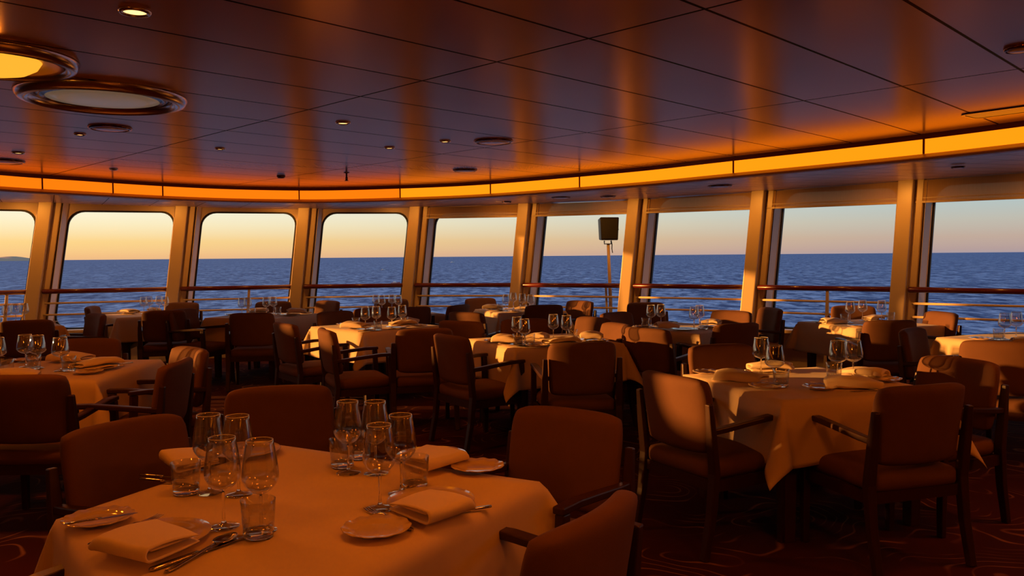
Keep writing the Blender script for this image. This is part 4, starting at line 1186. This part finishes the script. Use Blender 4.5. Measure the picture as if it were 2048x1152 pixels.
b = MB(); b.sweep([(-.045, .06, 0), (-.05, .055, .55), (-.07, .04, 1.02)], [.03, .03, .03], [.05, .05, .04], up=(0, 1, 0)); link('support_plate', b.mesh('support_plate', M['cream'], bevel=.005), t)
b = MB(); b.box(-.08, .06, .0, .12, 0, .02); link('base_plate', b.mesh('base_plate', M['cream'], bevel=.004), t)

# ---------------------------------------------------------------- boats far out
def boat(x, y, s, hull, label, rz=0):
    t = empty('motor_boat', (x, y, SEA_Z), rz, label, 'boat'); t.scale = (s, s, s)
    v = []; f = []
    st = [(-1, .32, .0), (-.5, .38, 0), (.2, .36, 0), (.7, .22, .05), (1.05, .01, .16)]
    for x_, w, z in st: v += [(x_, -w, .28 + z), (x_, -w * .6, -.1), (x_, w * .6, -.1), (x_, w, .28 + z)]
    for k in range(len(st) - 1):
        for q in range(4):
            q2 = (q + 1) % 4; f.append((k * 4 + q, k * 4 + q2, k * 4 + 4 + q2, k * 4 + 4 + q))
    f += [(0, 1, 2, 3), (19, 18, 17, 16)]
    link('hull', mesh('hull', v, f, hull), t)
    b = MB(); b.hexa([(-.5, -.24, .281), (.25, -.24, .281), (.25, .24, .281), (-.5, .24, .281), (-.45, -.2, .60), (.05, -.2, .60), (.05, .2, .60), (-.45, .2, .60)]); link('cabin', b.mesh('cabin', M['hull_white'], bevel=.02), t)
boat(-71, 490, 2.6, M['hull_red'], 'tiny red and white boat at the right of the fourth window', .1)
boat(-160, 1000, 2.6, M['hull_white'], 'tiny white boat in the middle of the fourth window', .0)
boat(-155, 2100, 5, M['hull_white'], 'white speck of a boat in the fifth window', 0)

# ---------------------------------------------------------------- light
sun = bpy.data.lights.new('low sun', 'SUN'); sun.energy = SUN_E; sun.color = (1.0, .37, .065); sun.angle = R(.7)
so = bpy.data.objects.new('low sun', sun); C.objects.link(so)
sd = Vector((-math.cos(R(SUN_EL)) * math.cos(R(SUN_AZ)), math.cos(R(SUN_EL)) * math.sin(R(SUN_AZ)), math.sin(R(SUN_EL))))   # toward the sun; azimuth forward of left
so.rotation_euler = sd.to_track_quat('Z', 'Y').to_euler()
add_light('dome lamp light', 'SPOT', (-2.5, 3.94, ZC - .14), DOME_W, LAMP, .12, R(172), blend=.5)
for x, y, pw, wh in FILL_DOMES:  # unseen dome lamps added for amber fill light
    ring_lamp(x, y, .37, True, 'added amber dome lamp for fill light, unseen beyond the view, ' + wh)
    add_light('dome lamp light', 'POINT', (x, y, ZC - .16), pw, LAMP, .12)
for x, y, r, lb in DL: add_light('downlight beam', 'SPOT', (x, y, ZC - .03), DL_W, LAMP, .06, R(105), blend=.9)
# fill downlights added in the unseen ceiling to brighten the tables
for x, y, pw in FILL_DL:
    downlight(x, y, .062, 'added fill downlight in the unseen ceiling beyond the edge of the view')
    add_light('downlight beam', 'SPOT', (x, y, ZC - .03), pw, LAMP, .14, R(120), blend=.9)
# bare spots without fixtures, added under the soffit to brighten the posts
for i in range(FIRST, FIRST + 11):
    a, t, n, ln = frame(i); p = Vector(PTS[i]) - n * .75
    o = add_light('added post spot', 'SPOT', (p.x, p.y, 2.24), POST_W, LAMP2, .03, R(150), blend=.9)
    d = Vector((*(Vector(PTS[i]) + t * .05), 1.2)) - Vector(o.location); o.rotation_euler = d.to_track_quat('-Z', 'Y').to_euler()

SC.view_settings.view_transform = 'Standard'; SC.view_settings.look = 'None'; SC.view_settings.gamma = 1; SC.view_settings.use_curve_mapping = False
SC.view_settings.exposure = EXPO
SC.cycles.max_bounces = 14; SC.cycles.transmission_bounces = 12; SC.cycles.transparent_max_bounces = 24; SC.cycles.glossy_bounces = 6; SC.cycles.diffuse_bounces = 4
SC.cycles.sample_clamp_indirect = 4.0
SC.cycles.caustics_reflective = False; SC.cycles.caustics_refractive = False
SC.cycles.use_denoising = True
